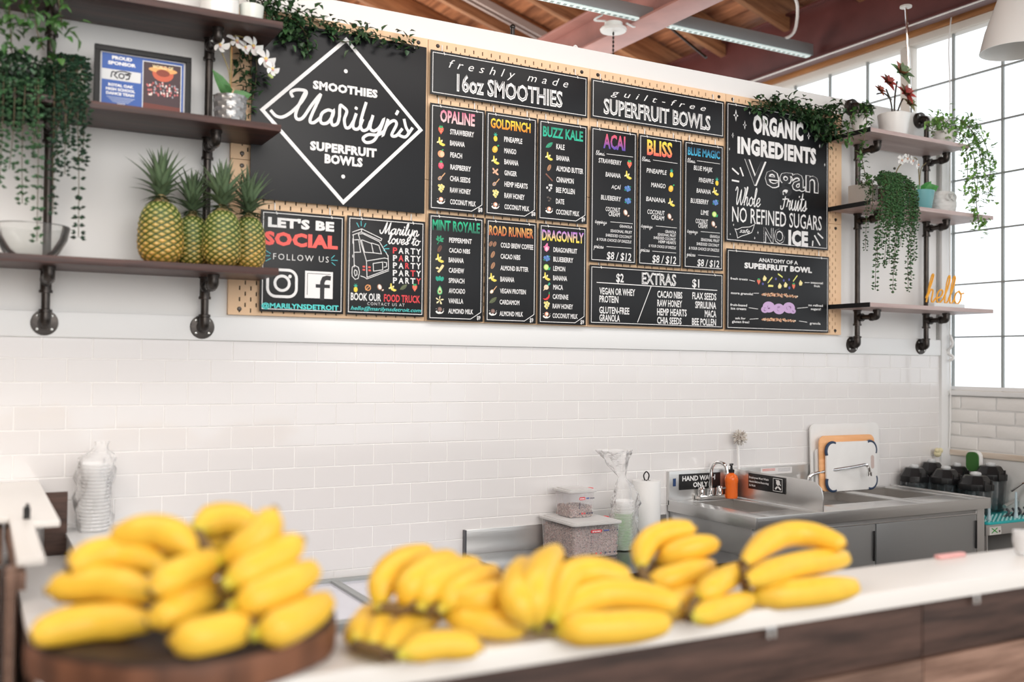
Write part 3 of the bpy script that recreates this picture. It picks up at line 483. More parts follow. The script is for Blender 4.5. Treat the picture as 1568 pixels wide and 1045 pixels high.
SPEC = {
    'opaline': [['OPALINE', 1.405, 2.654, 0.153, 0.048, 'g_pink', 'b'], ['STRAWBERRY', 1.449, 2.6085, 0.106, 0.021, 'white', 'n'], ['BANANA', 1.449, 2.564, 0.065, 0.02, 'white', 'n'], ['PEACH', 1.451, 2.517, 0.052, 0.02, 'white', 'n'], ['RASPBERRY', 1.452, 2.4685, 0.091, 0.02, 'white', 'n'], ['CHIA SEEDS', 1.451, 2.4225, 0.09, 0.02, 'white', 'n'], ['RAW HONEY', 1.452, 2.3765, 0.092, 0.02, 'white', 'n'], ['COCONUT MILK', 1.453, 2.33, 0.114, 0.02, 'white', 'n'], ['#strawberry', 1.409, 2.62, 0.034, 0.034, '', 'i'], ['#banana', 1.41, 2.573, 0.034, 0.034, '', 'i'], ['#peach', 1.411, 2.526, 0.034, 0.034, '', 'i'], ['#raspberry', 1.411, 2.481, 0.034, 0.034, '', 'i'], ['#spoon', 1.412, 2.434, 0.034, 0.034, '', 'i'], ['#honey', 1.413, 2.389, 0.034, 0.034, '', 'i'], ['#coconut', 1.413, 2.342, 0.034, 0.034, '', 'i'], ['$8', 1.578, 2.31, 0.019, 0.017, 'white', 'n']],
    'goldfinch': [['GOLDFINCH', 1.63, 2.659, 0.187, 0.039, 'g_gold', 'b'], ['PINEAPPLE', 1.693, 2.608, 0.085, 0.021, 'white', 'n'], ['MANGO', 1.694, 2.561, 0.056, 0.021, 'white', 'n'], ['BANANA', 1.695, 2.5155, 0.066, 0.021, 'white', 'n'], ['GINGER', 1.696, 2.4705, 0.058, 0.02, 'white', 'n'], ['HEMP HEARTS', 1.697, 2.424, 0.109, 0.021, 'white', 'n'], ['RAW HONEY', 1.697, 2.377, 0.095, 0.021, 'white', 'n'], ['COCONUT MILK', 1.698, 2.3315, 0.117, 0.02, 'white', 'n'], ['#pineapple', 1.653, 2.622, 0.034, 0.034, '', 'i'], ['#mango', 1.653, 2.573, 0.034, 0.034, '', 'i'], ['#banana', 1.654, 2.526, 0.034, 0.034, '', 'i'], ['#ginger', 1.654, 2.481, 0.034, 0.034, '', 'i'], ['#spoon', 1.655, 2.435, 0.034, 0.034, '', 'i'], ['#honey', 1.656, 2.39, 0.034, 0.034, '', 'i'], ['#coconut', 1.656, 2.343, 0.034, 0.034, '', 'i'], ['$8', 1.825, 2.3145, 0.019, 0.016, 'white', 'n']],
    'buzz': [['BUZZ KALE', 1.877, 2.654, 0.199, 0.042, 'g_green', 'b'], ['KALE', 1.943, 2.6065, 0.041, 0.022, 'white', 'n'], ['BANANA', 1.944, 2.5595, 0.065, 0.021, 'white', 'n'], ['ALMOND BUTTER', 1.944, 2.514, 0.135, 0.022, 'white', 'n'], ['CINNAMON', 1.945, 2.467, 0.086, 0.022, 'white', 'n'], ['BEE POLLEN', 1.944, 2.423, 0.093, 0.022, 'white', 'n'], ['DATE', 1.944, 2.3755, 0.041, 0.021, 'white', 'n'], ['COCONUT MILK', 1.945, 2.331, 0.116, 0.021, 'white', 'n'], ['#leaf', 1.908, 2.616, 0.034, 0.034, '', 'i'], ['#banana', 1.908, 2.57, 0.034, 0.034, '', 'i'], ['#almond', 1.909, 2.523, 0.034, 0.034, '', 'i'], ['#cinnamon', 1.909, 2.483, 0.034, 0.034, '', 'i'], ['#pollen', 1.91, 2.44, 0.034, 0.034, '', 'i'], ['#date', 1.91, 2.392, 0.034, 0.034, '', 'i'], ['#coconut', 1.911, 2.347, 0.034, 0.034, '', 'i'], ['$9', 2.073, 2.3105, 0.017, 0.018, 'white', 'n']],
    'mint': [['MINT ROYALE', 1.378, 2.2225, 0.209, 0.041, 'g_mint', 'b'], ['PEPPERMINT', 1.451, 2.1775, 0.1, 0.019, 'white', 'n'], ['CACAO NIBS', 1.451, 2.1375, 0.093, 0.018, 'white', 'n'], ['BANANA', 1.45, 2.0985, 0.066, 0.019, 'white', 'n'], ['CASHEW', 1.451, 2.0575, 0.067, 0.019, 'white', 'n'], ['SPINACH', 1.451, 2.017, 0.069, 0.019, 'white', 'n'], ['AVOCADO', 1.452, 1.976, 0.072, 0.019, 'white', 'n'], ['VANILLA', 1.451, 1.936, 0.065, 0.019, 'white', 'n'], ['ALMOND MILK', 1.451, 1.8955, 0.11, 0.019, 'white', 'n'], ['#mint', 1.41, 2.184, 0.034, 0.034, '', 'i'], ['#cacao', 1.41, 2.149, 0.034, 0.034, '', 'i'], ['#banana', 1.411, 2.11, 0.034, 0.034, '', 'i'], ['#cashew', 1.412, 2.07, 0.034, 0.034, '', 'i'], ['#spinach', 1.412, 2.03, 0.034, 0.034, '', 'i'], ['#avocado', 1.413, 1.985, 0.034, 0.034, '', 'i'], ['#vanilla', 1.413, 1.946, 0.034, 0.034, '', 'i'], ['#nutmilk', 1.414, 1.907, 0.034, 0.034, '', 'i'], ['$9', 1.578, 1.8745, 0.016, 0.015, 'white', 'n']],
    'road': [['ROAD RUNNER', 1.629, 2.221, 0.207, 0.039, 'g_road', 'b'], ['COLD BREW COFFEE', 1.683, 2.173, 0.153, 0.02, 'white', 'n'], ['CACAO NIBS', 1.683, 2.127, 0.092, 0.02, 'white', 'n'], ['ALMOND BUTTER', 1.683, 2.08, 0.131, 0.019, 'white', 'n'], ['BANANA', 1.683, 2.0335, 0.065, 0.02, 'white', 'n'], ['VEGAN PROTEIN', 1.682, 1.986, 0.121, 0.019, 'white', 'n'], ['CARDAMOM', 1.681, 1.9405, 0.092, 0.019, 'white', 'n'], ['ALMOND MILK', 1.681, 1.8935, 0.11, 0.019, 'white', 'n'], ['#coffee', 1.646, 2.184, 0.034, 0.034, '', 'i'], ['#almond', 1.647, 2.141, 0.034, 0.034, '', 'i'], ['#almond', 1.648, 2.096, 0.034, 0.034, '', 'i'], ['#banana', 1.648, 2.047, 0.034, 0.034, '', 'i'], ['#powder', 1.649, 1.996, 0.034, 0.034, '', 'i'], ['#leafdark', 1.65, 1.953, 0.034, 0.034, '', 'i'], ['#nutmilk', 1.65, 1.908, 0.034, 0.034, '', 'i'], ['$9', 1.823, 1.8715, 0.017, 0.017, 'white', 'n']],
    'dragon': [['DRAGONFLY', 1.878, 2.2175, 0.207, 0.044, 'g_dragon', 'b'], ['DRAGONFRUIT', 1.934, 2.1705, 0.118, 0.02, 'white', 'n'], ['BLUEBERRY', 1.934, 2.1305, 0.099, 0.02, 'white', 'n'], ['LEMON', 1.934, 2.0915, 0.059, 0.02, 'white', 'n'], ['BANANA', 1.934, 2.0515, 0.069, 0.02, 'white', 'n'], ['MACA', 1.935, 2.013, 0.048, 0.02, 'white', 'n'], ['CAYENNE', 1.933, 1.973, 0.077, 0.02, 'white', 'n'], ['RAW HONEY', 1.933, 1.933, 0.101, 0.02, 'white', 'n'], ['COCONUT MILK', 1.933, 1.893, 0.125, 0.02, 'white', 'n'], ['#dragon', 1.901, 2.186, 0.034, 0.034, '', 'i'], ['#blueberry', 1.901, 2.142, 0.034, 0.034, '', 'i'], ['#lime', 1.902, 2.103, 0.034, 0.034, '', 'i'], ['#banana', 1.902, 2.064, 0.034, 0.034, '', 'i'], ['#maca', 1.903, 2.023, 0.034, 0.034, '', 'i'], ['#chili', 1.903, 1.983, 0.034, 0.034, '', 'i'], ['#honey', 1.904, 1.945, 0.034, 0.034, '', 'i'], ['#coconut', 1.904, 1.905, 0.034, 0.034, '', 'i'], ['$9', 2.072, 1.8715, 0.018, 0.017, 'white', 'n']],
    'fresh': [['freshly made', 1.439, 2.8735, 0.56, 0.033, 'white', 's'], ['16oz SMOOTHIES', 1.476, 2.7865, 0.495, 0.07, 'white', 'in']],
    'guilt': [['guilt-free', 2.217, 2.8735, 0.53, 0.027, 'white', 's2'], ['SUPERFRUIT BOWLS', 2.181, 2.7895, 0.594, 0.068, 'white', 'in']],
    'acai': [['ACAI', 2.181, 2.64, 0.116, 0.062, 'g_acai', 'b'], ['@blend', 2.142, 2.605, 0.045, 'white'], ['~', [[2.199, 2.614], [2.338, 2.616]], 0.002, 'white'], ['STRAWBERRY', 2.157, 2.5725, 0.121, 0.02, 'white', 'h'], ['BANANA', 2.194, 2.5155, 0.079, 0.02, 'white', 'h'], ['AÇAÍ', 2.225, 2.466, 0.05, 0.02, 'white', 'h'], ['BLUEBERRY', 2.171, 2.4135, 0.106, 0.02, 'white', 'h'], ['COCONUT', 2.196, 2.3655, 0.077, 0.019, 'white', 'h'], ['CREAM', 2.212, 2.3455, 0.059, 0.019, 'white', 'h'], ['@toppings', 2.141, 2.309, 0.06, 'white'], ['~', [[2.222, 2.32], [2.34, 2.321]], 0.002, 'white'], ['GRANOLA', 2.27, 2.2995, 0.067, 0.012, 'white', 'h'], ['SEASONAL FRUIT', 2.222, 2.276, 0.115, 0.012, 'white', 'h'], ['SHREDDED COCONUT', 2.197, 2.255, 0.139, 0.012, 'white', 'h'], ['& YOUR CHOICE OF DRIZZLE', 2.151, 2.234, 0.183, 0.012, 'white', 'h'], ['@prices', 2.137, 2.201, 0.048, 'white'], ['~', [[2.203, 2.211], [2.334, 2.212]], 0.002, 'white'], ['$8 / $12', 2.204, 2.1565, 0.129, 0.033, 'white', 'h'], ['#strawberry', 2.32, 2.582, 0.036, 0.036, '', 'i'], ['#banana', 2.313, 2.532, 0.036, 0.036, '', 'i'], ['#blueberry', 2.31, 2.474, 0.036, 0.036, '', 'i'], ['#blueberry', 2.312, 2.42, 0.036, 0.036, '', 'i'], ['#coconuthalf', 2.305, 2.364, 0.036, 0.036, '', 'i']],
    'bliss': [['BLISS', 2.415, 2.6375, 0.14, 0.067, 'g_bliss', 'b'], ['@blend', 2.387, 2.605, 0.045, 'white'], ['~', [[2.448, 2.615], [2.585, 2.614]], 0.002, 'white'], ['PINEAPPLE', 2.413, 2.5555, 0.112, 0.02, 'white', 'h'], ['MANGO', 2.439, 2.494, 0.08, 0.02, 'white', 'h'], ['BANANA', 2.412, 2.4285, 0.106, 0.02, 'white', 'h'], ['COCONUT', 2.419, 2.372, 0.096, 0.02, 'white', 'h'], ['CREAM', 2.441, 2.349, 0.072, 0.02, 'white', 'h'], ['@toppings', 2.386, 2.309, 0.06, 'white'], ['~', [[2.468, 2.321], [2.584, 2.321]], 0.002, 'white'], ['GRANOLA', 2.519, 2.294, 0.061, 0.013, 'white', 'h'], ['SEASONAL FRUIT', 2.477, 2.2785, 0.103, 0.012, 'white', 'h'], ['SHREDDED COCONUT', 2.454, 2.2625, 0.125, 0.012, 'white', 'h'], ['HEMP HEARTS', 2.481, 2.246, 0.099, 0.013, 'white', 'h'], ['& YOUR CHOICE OF DRIZZLE', 2.428, 2.2245, 0.152, 0.012, 'white', 'h'], ['@prices', 2.383, 2.202, 0.048, 'white'], ['~', [[2.449, 2.207], [2.581, 2.207]], 0.002, 'white'], ['$8 / $12', 2.448, 2.157, 0.133, 0.034, 'white', 'h'], ['#pineapple', 2.552, 2.567, 0.036, 0.036, '', 'i'], ['#mango', 2.551, 2.498, 0.036, 0.036, '', 'i'], ['#banana', 2.553, 2.433, 0.036, 0.036, '', 'i'], ['#coconuthalf', 2.546, 2.367, 0.036, 0.036, '', 'i']],
    'blue': [['BLUE MAGIC', 2.644, 2.662, 0.189, 0.036, 'g_blue', 'b'], ['@blend', 2.641, 2.627, 0.045, 'white'], ['~', [[2.698, 2.639], [2.833, 2.639]], 0.002, 'white'], ['BLUE MAJIK', 2.679, 2.5955, 0.11, 0.021, 'white', 'h'], ['PINEAPPLE', 2.709, 2.5425, 0.087, 0.021, 'white', 'h'], ['BANANA', 2.696, 2.4925, 0.083, 0.02, 'white', 'h'], ['BLUEBERRY', 2.662, 2.443, 0.106, 0.021, 'white', 'h'], ['LIME', 2.722, 2.3935, 0.046, 0.021, 'white', 'h'], ['COCONUT', 2.692, 2.352, 0.072, 0.021, 'white', 'h'], ['CREAM', 2.708, 2.332, 0.053, 0.02, 'white', 'h'], ['@toppings', 2.643, 2.305, 0.06, 'white'], ['~', [[2.723, 2.315], [2.836, 2.316]], 0.002, 'white'], ['GRANOLA', 2.776, 2.2915, 0.058, 0.013, 'white', 'h'], ['SEASONAL FRUIT', 2.723, 2.2725, 0.111, 0.013, 'white', 'h'], ['SHREDDED COCONUT', 2.698, 2.2515, 0.134, 0.013, 'white', 'h'], ['& YOUR CHOICE OF DRIZZLE', 2.654, 2.229, 0.178, 0.013, 'white', 'h'], ['@prices', 2.642, 2.198, 0.048, 'white'], ['~', [[2.707, 2.206], [2.833, 2.205]], 0.002, 'white'], ['$8 / $12', 2.703, 2.156, 0.129, 0.032, 'white', 'h'], ['#pineapple', 2.816, 2.555, 0.036, 0.036, '', 'i'], ['#banana', 2.808, 2.507, 0.036, 0.036, '', 'i'], ['#blueberry', 2.807, 2.457, 0.036, 0.036, '', 'i'], ['#lime', 2.804, 2.4, 0.036, 0.036, '', 'i'], ['#coconuthalf', 2.8, 2.353, 0.036, 0.036, '', 'i']],
    'extras': [['$2', 2.255, 2.0605, 0.04, 0.037, 'white', 'n'], ['EXTRAS', 2.392, 2.0595, 0.191, 0.052, 'white', 'in'], ['$1', 2.675, 2.058, 0.041, 0.037, 'white', 'n'], ['~', [[2.154, 2.053], [2.821, 2.049]], 0.0035, 'white'], ['~', [[2.443, 2.049], [2.371, 1.888]], 0.0035, 'white'], ['VEGAN OR WHEY', 2.168, 2.0035, 0.188, 0.029, 'white', 'n'], ['PROTEIN', 2.168, 1.969, 0.099, 0.029, 'white', 'n'], ['GLUTEN-FREE', 2.168, 1.921, 0.158, 0.029, 'white', 'n'], ['GRANOLA', 2.169, 1.8875, 0.107, 0.029, 'white', 'n'], ['CACAO NIBS', 2.478, 2.0025, 0.14, 0.03, 'white', 'n'], ['RAW HONEY', 2.478, 1.963, 0.139, 0.03, 'white', 'n'], ['HEMP HEARTS', 2.477, 1.923, 0.167, 0.031, 'white', 'n'], ['CHIA SEEDS', 2.478, 1.8855, 0.137, 0.03, 'white', 'n'], ['FLAX SEEDS', 2.676, 2.0035, 0.141, 0.031, 'white', 'n'], ['SPIRULINA', 2.693, 1.963, 0.123, 0.031, 'white', 'n'], ['MACA', 2.749, 1.924, 0.068, 0.031, 'white', 'n'], ['BEE POLLEN', 2.675, 1.8855, 0.141, 0.031, 'white', 'n']],
    'organic': [['ORGANIC', 3.035, 2.813, 0.325, 0.087, 'white', 'B'], ['INGREDIENTS', 2.939, 2.706, 0.508, 0.076, 'white', 'B'], ['Vegan', 2.982, 2.5645, 0.482, 0.115, 'white', 'ol'], ['NO REFINED SUGARS', 2.909, 2.377, 0.578, 0.071, 'white', 'N'], ['NO', 3.106, 2.295, 0.136, 0.071, 'white', 'ol'], ['ICE', 3.265, 2.2935, 0.13, 0.072, 'white', 'B'], ['@Whole', 2.925, 2.459, 0.155, 'white'], ['@Fruits', 3.215, 2.462, 0.165, 'white'], ['~', [[2.909, 2.625], [2.946, 2.603]], 0.008, 'white'], ['~', [[2.957, 2.634], [2.975, 2.598]], 0.008, 'white'], ['~', [[2.908, 2.57], [2.948, 2.568]], 0.008, 'white'], ['~', [[3.428, 2.32], [3.425, 2.298]], 0.008, 'white'], ['~', [[3.439, 2.348], [3.476, 2.304]], 0.008, 'white'], ['~', [[3.462, 2.361], [3.495, 2.34]], 0.008, 'white'], ['*', 2.928, 2.878, 0.029], ['*', 2.983, 2.84, 0.021], ['*', 2.91, 2.782, 0.014], ['*', 3.396, 2.839, 0.02], ['*', 3.013, 2.902, 0.01], ['*', 2.89, 2.715, 0.007], ['*', 3.506, 2.707, 0.01], ['*', 2.918, 2.361, 0.007], ['*', 2.898, 2.316, 0.006], ['*', 3.069, 2.336, 0.009], ['*', 3.049, 2.308, 0.008], ['*', 3.471, 2.797, 0.011], ['~', [[2.94, 2.341], [2.969, 2.353], [3.017, 2.359], [3.047, 2.373], [3.039, 2.352], [3.029, 2.333], [3.003, 2.323], [2.969, 2.313], [2.943, 2.301], [2.936, 2.326], [2.926, 2.343], [2.94, 2.341]], 0.003, 'white'], ['safe', 2.955, 2.328, 0.063, 0.02, 'white', 's3']],
    'anatomy': [['ANATOMY OF A', 3.075, 2.198, 0.253, 0.018, 'white', 'n'], ['SUPERFRUIT BOWL', 2.986, 2.1635, 0.436, 0.026, 'white', 'B'], ['fresh treats', 2.901, 2.1045, 0.106, 0.01, 'white', 'n'], ['more granola!', 2.905, 2.0365, 0.136, 0.011, 'white', 'n'], ['fruit-based', 2.901, 1.981, 0.103, 0.011, 'white', 'n'], ['ice cream', 2.905, 1.964, 0.093, 0.011, 'white', 'n'], ['ask for', 2.932, 1.9195, 0.063, 0.01, 'white', 'n'], ['gluten free!', 2.912, 1.9025, 0.106, 0.011, 'white', 'n'], ['seasonal', 3.414, 2.1105, 0.083, 0.011, 'white', 'n'], ['fruit', 3.437, 2.0945, 0.04, 0.011, 'white', 'n'], ['no refined', 3.4, 1.9985, 0.097, 0.011, 'white', 'n'], ['sugars!', 3.416, 1.9805, 0.067, 0.011, 'white', 'n'], ['granola', 3.409, 1.9095, 0.073, 0.011, 'white', 'n'], ['~', [[3.017, 2.107], [3.051, 2.103]], 0.0025, 'white'], ['~', [[3.046, 2.046], [3.076, 2.047]], 0.0025, 'white'], ['~', [[3.015, 1.976], [3.071, 1.972]], 0.0025, 'white'], ['~', [[3.021, 1.922], [3.074, 1.926]], 0.0025, 'white'], ['~', [[3.374, 2.113], [3.406, 2.114]], 0.0025, 'white'], ['~', [[3.326, 1.985], [3.395, 1.992]], 0.0025, 'white'], ['~', [[3.338, 1.923], [3.391, 1.919]], 0.0025, 'white'], ['#strawberry', 3.076, 2.103, 0.03, 0.03, '', 'i'], ['#wedge', 3.113, 2.121, 0.026, 0.026, '', 'i'], ['#stick', 3.147, 2.113, 0.03, 0.03, '', 'i'], ['#stick2', 3.152, 2.086, 0.03, 0.03, '', 'i'], ['#stick3', 3.213, 2.135, 0.03, 0.03, '', 'i'], ['#stick', 3.311, 2.13, 0.03, 0.03, '', 'i'], ['#wedge', 3.21, 2.089, 0.026, 0.026, '', 'i'], ['#wedge', 3.248, 2.096, 0.026, 0.026, '', 'i'], ['#strawberry', 3.301, 2.092, 0.03, 0.03, '', 'i'], ['#wedge', 3.347, 2.11, 0.026, 0.026, '', 'i'], ['#berry', 3.102, 2.093, 0.012, 0.012, '', 'i'], ['#berry', 3.185, 2.121, 0.012, 0.012, '', 'i'], ['#berry', 3.236, 2.116, 0.012, 0.012, '', 'i'], ['#berry', 3.271, 2.122, 0.012, 0.012, '', 'i'], ['#berry', 3.273, 2.082, 0.014, 0.014, '', 'i'], ['granola', 3.095, 2.035, 0.23, 0.017], ['granola', 3.097, 1.917, 0.214, 0.014], ['scoop', 3.14, 1.984, 0.0252], ['scoop', 3.205, 1.977, 0.0244], ['scoop', 3.27, 1.985, 0.0252], ['scoop', 3.115, 1.971, 0.0154], ['scoop', 3.296, 1.97, 0.0122]],
    'social': [["LET'S BE", 0.729, 2.186, 0.248, 0.035, 'white', 'B'], ['SOCIAL', 0.716, 2.1215, 0.276, 0.047, 'red', 'B'], ['FOLLOW US', 0.75, 2.067, 0.208, 0.022, 'white', 't'], ['@MARILYNSDETROIT', 0.71, 1.8905, 0.289, 0.019, 'aqua', 'b'], ['~', [[0.722, 2.097], [0.74, 2.087]], 0.0022, 'teal'], ['~', [[0.718, 2.078], [0.737, 2.079]], 0.0022, 'teal'], ['~', [[0.723, 2.059], [0.74, 2.069]], 0.0022, 'teal'], ['~', [[0.968, 2.083], [0.98, 2.095]], 0.0022, 'teal'], ['~', [[0.968, 2.077], [0.992, 2.077]], 0.0022, 'teal'], ['~', [[0.97, 2.068], [0.983, 2.058]], 0.0022, 'teal'], ['instabox', 0.731, 1.933, 0.106, 0.097], ['fbbox', 0.869, 1.932, 0.106, 0.1]],
    'truck': [['@Marilyn', 1.163, 2.191, 0.155, 'white'], ['@lovesto', 1.192, 2.155, 0.13, 'white'], ['P', 1.213, 2.1185, 0.018, 0.023, 'red2', 'n'], ['A', 1.236, 2.1195, 0.021, 0.022, 'white', 'n'], ['R', 1.264, 2.1195, 0.018, 0.022, 'white', 'n'], ['T', 1.286, 2.12, 0.02, 0.023, 'white', 'n'], ['Y', 1.309, 2.1205, 0.021, 0.022, 'white', 'n'], ['P', 1.214, 2.0895, 0.017, 0.022, 'white', 'n'], ['A', 1.237, 2.09, 0.02, 0.023, 'red2', 'n'], ['R', 1.264, 2.0905, 0.018, 0.023, 'white', 'n'], ['T', 1.286, 2.0915, 0.021, 0.022, 'white', 'n'], ['Y', 1.31, 2.0925, 0.02, 0.022, 'white', 'n'], ['P', 1.214, 2.0615, 0.017, 0.022, 'white', 'n'], ['A', 1.237, 2.0615, 0.021, 0.022, 'white', 'n'], ['R', 1.265, 2.0625, 0.017, 0.022, 'red2', 'n'], ['T', 1.287, 2.0635, 0.02, 0.022, 'white', 'n'], ['Y', 1.31, 2.0635, 0.021, 0.023, 'white', 'n'], ['P', 1.214, 2.0325, 0.018, 0.022, 'white', 'n'], ['A', 1.238, 2.0325, 0.02, 0.022, 'white', 'n'], ['R', 1.265, 2.0335, 0.018, 0.022, 'white', 'n'], ['T', 1.287, 2.034, 0.021, 0.023, 'red2', 'n'], ['Y', 1.311, 2.0345, 0.02, 0.022, 'white', 'n'], ['P', 1.215, 2.0035, 0.017, 0.022, 'white', 'n'], ['A', 1.238, 2.0035, 0.021, 0.022, 'white', 'n'], ['R', 1.266, 2.0045, 0.017, 0.022, 'white', 'n'], ['T', 1.287, 2.0045, 0.021, 0.022, 'white', 'n'], ['Y', 1.311, 2.0045, 0.021, 0.023, 'red2', 'n'], ['BOOK OUR', 1.046, 1.932, 0.121, 0.028, 'white', 'n'], ['FOOD TRUCK', 1.179, 1.9315, 0.15, 0.028, 'red2', 'n'], ['CONTACT US AT', 1.112, 1.915, 0.152, 0.011, 'white', 't'], ['hello@marilynsdetroit.com', 1.046, 1.895, 0.288, 0.015, 'aqua', 's3'], ['#pineapple', 1.065, 1.978, 0.03, 0.03, '', 'i'], ['#orange', 1.114, 1.981, 0.03, 0.03, '', 'i'], ['#coconuthalf', 1.164, 1.983, 0.03, 0.03, '', 'i'], ['#banana', 1.214, 1.986, 0.03, 0.03, '', 'i'], ['#leafdark', 1.259, 1.988, 0.03, 0.03, '', 'i'], ['#strawberry', 1.306, 1.99, 0.03, 0.03, '', 'i'], ['~', [[1.049, 2.188], [1.085, 2.203], [1.167, 2.171], [1.163, 2.163], [1.084, 2.191], [1.049, 2.177]], 0.0026, 'white'], ['~', [[1.084, 2.191], [1.085, 2.203]], 0.0026, 'white'], ['~', [[1.072, 2.182], [1.089, 2.185], [1.157, 2.159], [1.193, 2.106]], 0.0026, 'white'], ['~', [[1.057, 2.159], [1.074, 2.161], [1.082, 2.114], [1.057, 2.112]], 0.0026, 'white'], ['~', [[1.072, 2.182], [1.106, 2.082], [1.109, 2.025]], 0.0026, 'white'], ['~', [[1.087, 2.161], [1.125, 2.15], [1.133, 2.115], [1.098, 2.115], [1.084, 2.161]], 0.0026, 'white'], ['~', [[1.125, 2.152], [1.155, 2.145], [1.166, 2.113], [1.133, 2.115]], 0.0026, 'white'], ['~', [[1.106, 2.082], [1.179, 2.098], [1.194, 2.095], [1.193, 2.109]], 0.0026, 'white'], ['~', [[1.194, 2.095], [1.196, 2.056], [1.109, 2.02], [1.106, 2.082]], 0.0026, 'white'], ['~', [[1.196, 2.05], [1.109, 2.014], [1.099, 2.02], [1.084, 2.024]], 0.0026, 'white'], ['~', [[1.133, 2.074], [1.171, 2.082], [1.172, 2.052], [1.135, 2.045], [1.133, 2.074]], 0.0026, 'white'], ['~', [[1.176, 2.082], [1.188, 2.08], [1.187, 2.065], [1.177, 2.062]], 0.0026, 'white'], ['~', [[1.052, 2.177], [1.058, 2.056]], 0.0026, 'white'], ['~', [[1.049, 2.036], [1.05, 2.055], [1.059, 2.063], [1.074, 2.056], [1.079, 2.038], [1.074, 2.014], [1.062, 2.01], [1.05, 2.022], [1.049, 2.036]], 0.0026, 'white'], ['~', [[1.058, 2.037], [1.061, 2.046], [1.069, 2.042], [1.069, 2.028], [1.062, 2.023], [1.058, 2.037]], 0.0026, 'white'], ['~', [[1.051, 2.164], [1.051, 2.145]], 0.0026, 'white'], ['~', [[1.051, 2.102], [1.051, 2.093]], 0.0026, 'white'], ['~', [[1.065, 2.224], [1.074, 2.209]], 0.0026, 'teal'], ['~', [[1.082, 2.232], [1.083, 2.214]], 0.0026, 'teal'], ['~', [[1.101, 2.225], [1.095, 2.211]], 0.0026, 'teal'], ['~', [[1.174, 2.14], [1.188, 2.15]], 0.0026, 'teal'], ['~', [[1.175, 2.133], [1.197, 2.135]], 0.0026, 'teal'], ['~', [[1.174, 2.127], [1.186, 2.12]], 0.0026, 'teal'], ['~', [[1.093, 2.06], [1.099, 2.06]], 0.006, 'red'], ['~', [[1.093, 2.048], [1.099, 2.048]], 0.006, 'red'], ['~', [[1.115, 2.059], [1.121, 2.059]], 0.006, 'red'], ['~', [[1.116, 2.047], [1.122, 2.047]], 0.006, 'red']],
    'logo': [['SMOOTHIES', 0.887, 2.7105, 0.254, 0.03, 'white', 'B'], ['SUPERFRUIT', 0.88, 2.482, 0.261, 0.032, 'white', 'B'], ['BOWLS', 0.936, 2.4395, 0.149, 0.033, 'white', 'B'], ['~', [[1.013, 2.913], [1.322, 2.609], [1.011, 2.297], [0.701, 2.605], [1.013, 2.913]], 0.0135, 'white'], ['dot', 1.013, 2.793, 0.0075], ['dot', 1.009, 2.394, 0.0075], ['^', [[0.811, 2.669], [0.805, 2.684], [0.828, 2.696], [0.862, 2.694], [0.847, 2.657], [0.811, 2.614], [0.777, 2.589], [0.752, 2.589], [0.733, 2.605]], 0.0115, 'white'], ['^', [[0.859, 2.693], [0.827, 2.619], [0.827, 2.59], [0.85, 2.595], [0.884, 2.648], [0.916, 2.689], [0.885, 2.613], [0.878, 2.585], [0.893, 2.583], [0.917, 2.604]], 0.0115, 'white'], ['^', [[0.964, 2.634], [0.946, 2.637], [0.924, 2.622], [0.917, 2.597], [0.925, 2.584], [0.946, 2.59], [0.964, 2.617], [0.967, 2.635], [0.959, 2.602], [0.965, 2.583], [0.983, 2.591], [0.991, 2.62]], 0.0115, 'white'], ['^', [[0.991, 2.62], [0.993, 2.659], [1.004, 2.657], [1.019, 2.642], [1.01, 2.609], [1.016, 2.581], [1.031, 2.583], [1.045, 2.606]], 0.0115, 'white'], ['^', [[1.056, 2.636], [1.045, 2.599], [1.049, 2.58], [1.068, 2.584], [1.082, 2.618]], 0.0115, 'white'], ['^', [[1.095, 2.684], [1.075, 2.61], [1.081, 2.579], [1.102, 2.585], [1.114, 2.615]], 0.0115, 'white'], ['^', [[1.123, 2.638], [1.113, 2.593], [1.128, 2.581], [1.151, 2.598], [1.167, 2.629], [1.151, 2.584], [1.129, 2.545], [1.099, 2.533], [1.085, 2.547], [1.106, 2.564], [1.144, 2.568], [1.17, 2.586]], 0.0115, 'white'], ['^', [[1.185, 2.631], [1.166, 2.571], [1.181, 2.609], [1.208, 2.631], [1.22, 2.618], [1.201, 2.575], [1.22, 2.574], [1.243, 2.602]], 0.0115, 'white'], ['^', [[1.252, 2.64], [1.26, 2.612], [1.271, 2.591], [1.255, 2.573], [1.228, 2.579]], 0.0115, 'white'], ['^', [[1.271, 2.588], [1.286, 2.611]], 0.0115, 'white'], ['^', [[1.225, 2.669], [1.219, 2.658]], 0.0115, 'white'], ['^', [[1.055, 2.659], [1.057, 2.658]], 0.0115, 'white']]}
RECT = dict(logo=(.662, 1.343, 2.282, 2.938), social=(.703, 1.018, 1.877, 2.245), truck=(1.028, 1.347, 1.877, 2.250), fresh=(1.361, 2.098, 2.757, 2.934), opaline=(1.362, 1.604, 2.300, 2.723), goldfinch=(1.609, 1.849, 2.300, 2.723),
            buzz=(1.857, 2.100, 2.300, 2.723), mint=(1.362, 1.605, 1.866, 2.286), road=(1.615, 1.853, 1.866, 2.286), dragon=(1.864, 2.100, 1.866, 2.286), guilt=(2.117, 2.857, 2.762, 2.934), acai=(2.117, 2.360, 2.141, 2.725),
            bliss=(2.370, 2.613, 2.141, 2.725), blue=(2.624, 2.856, 2.141, 2.725), extras=(2.118, 2.859, 1.871, 2.128), organic=(2.870, 3.533, 2.281, 2.937), anatomy=(2.878, 3.538, 1.870, 2.249))
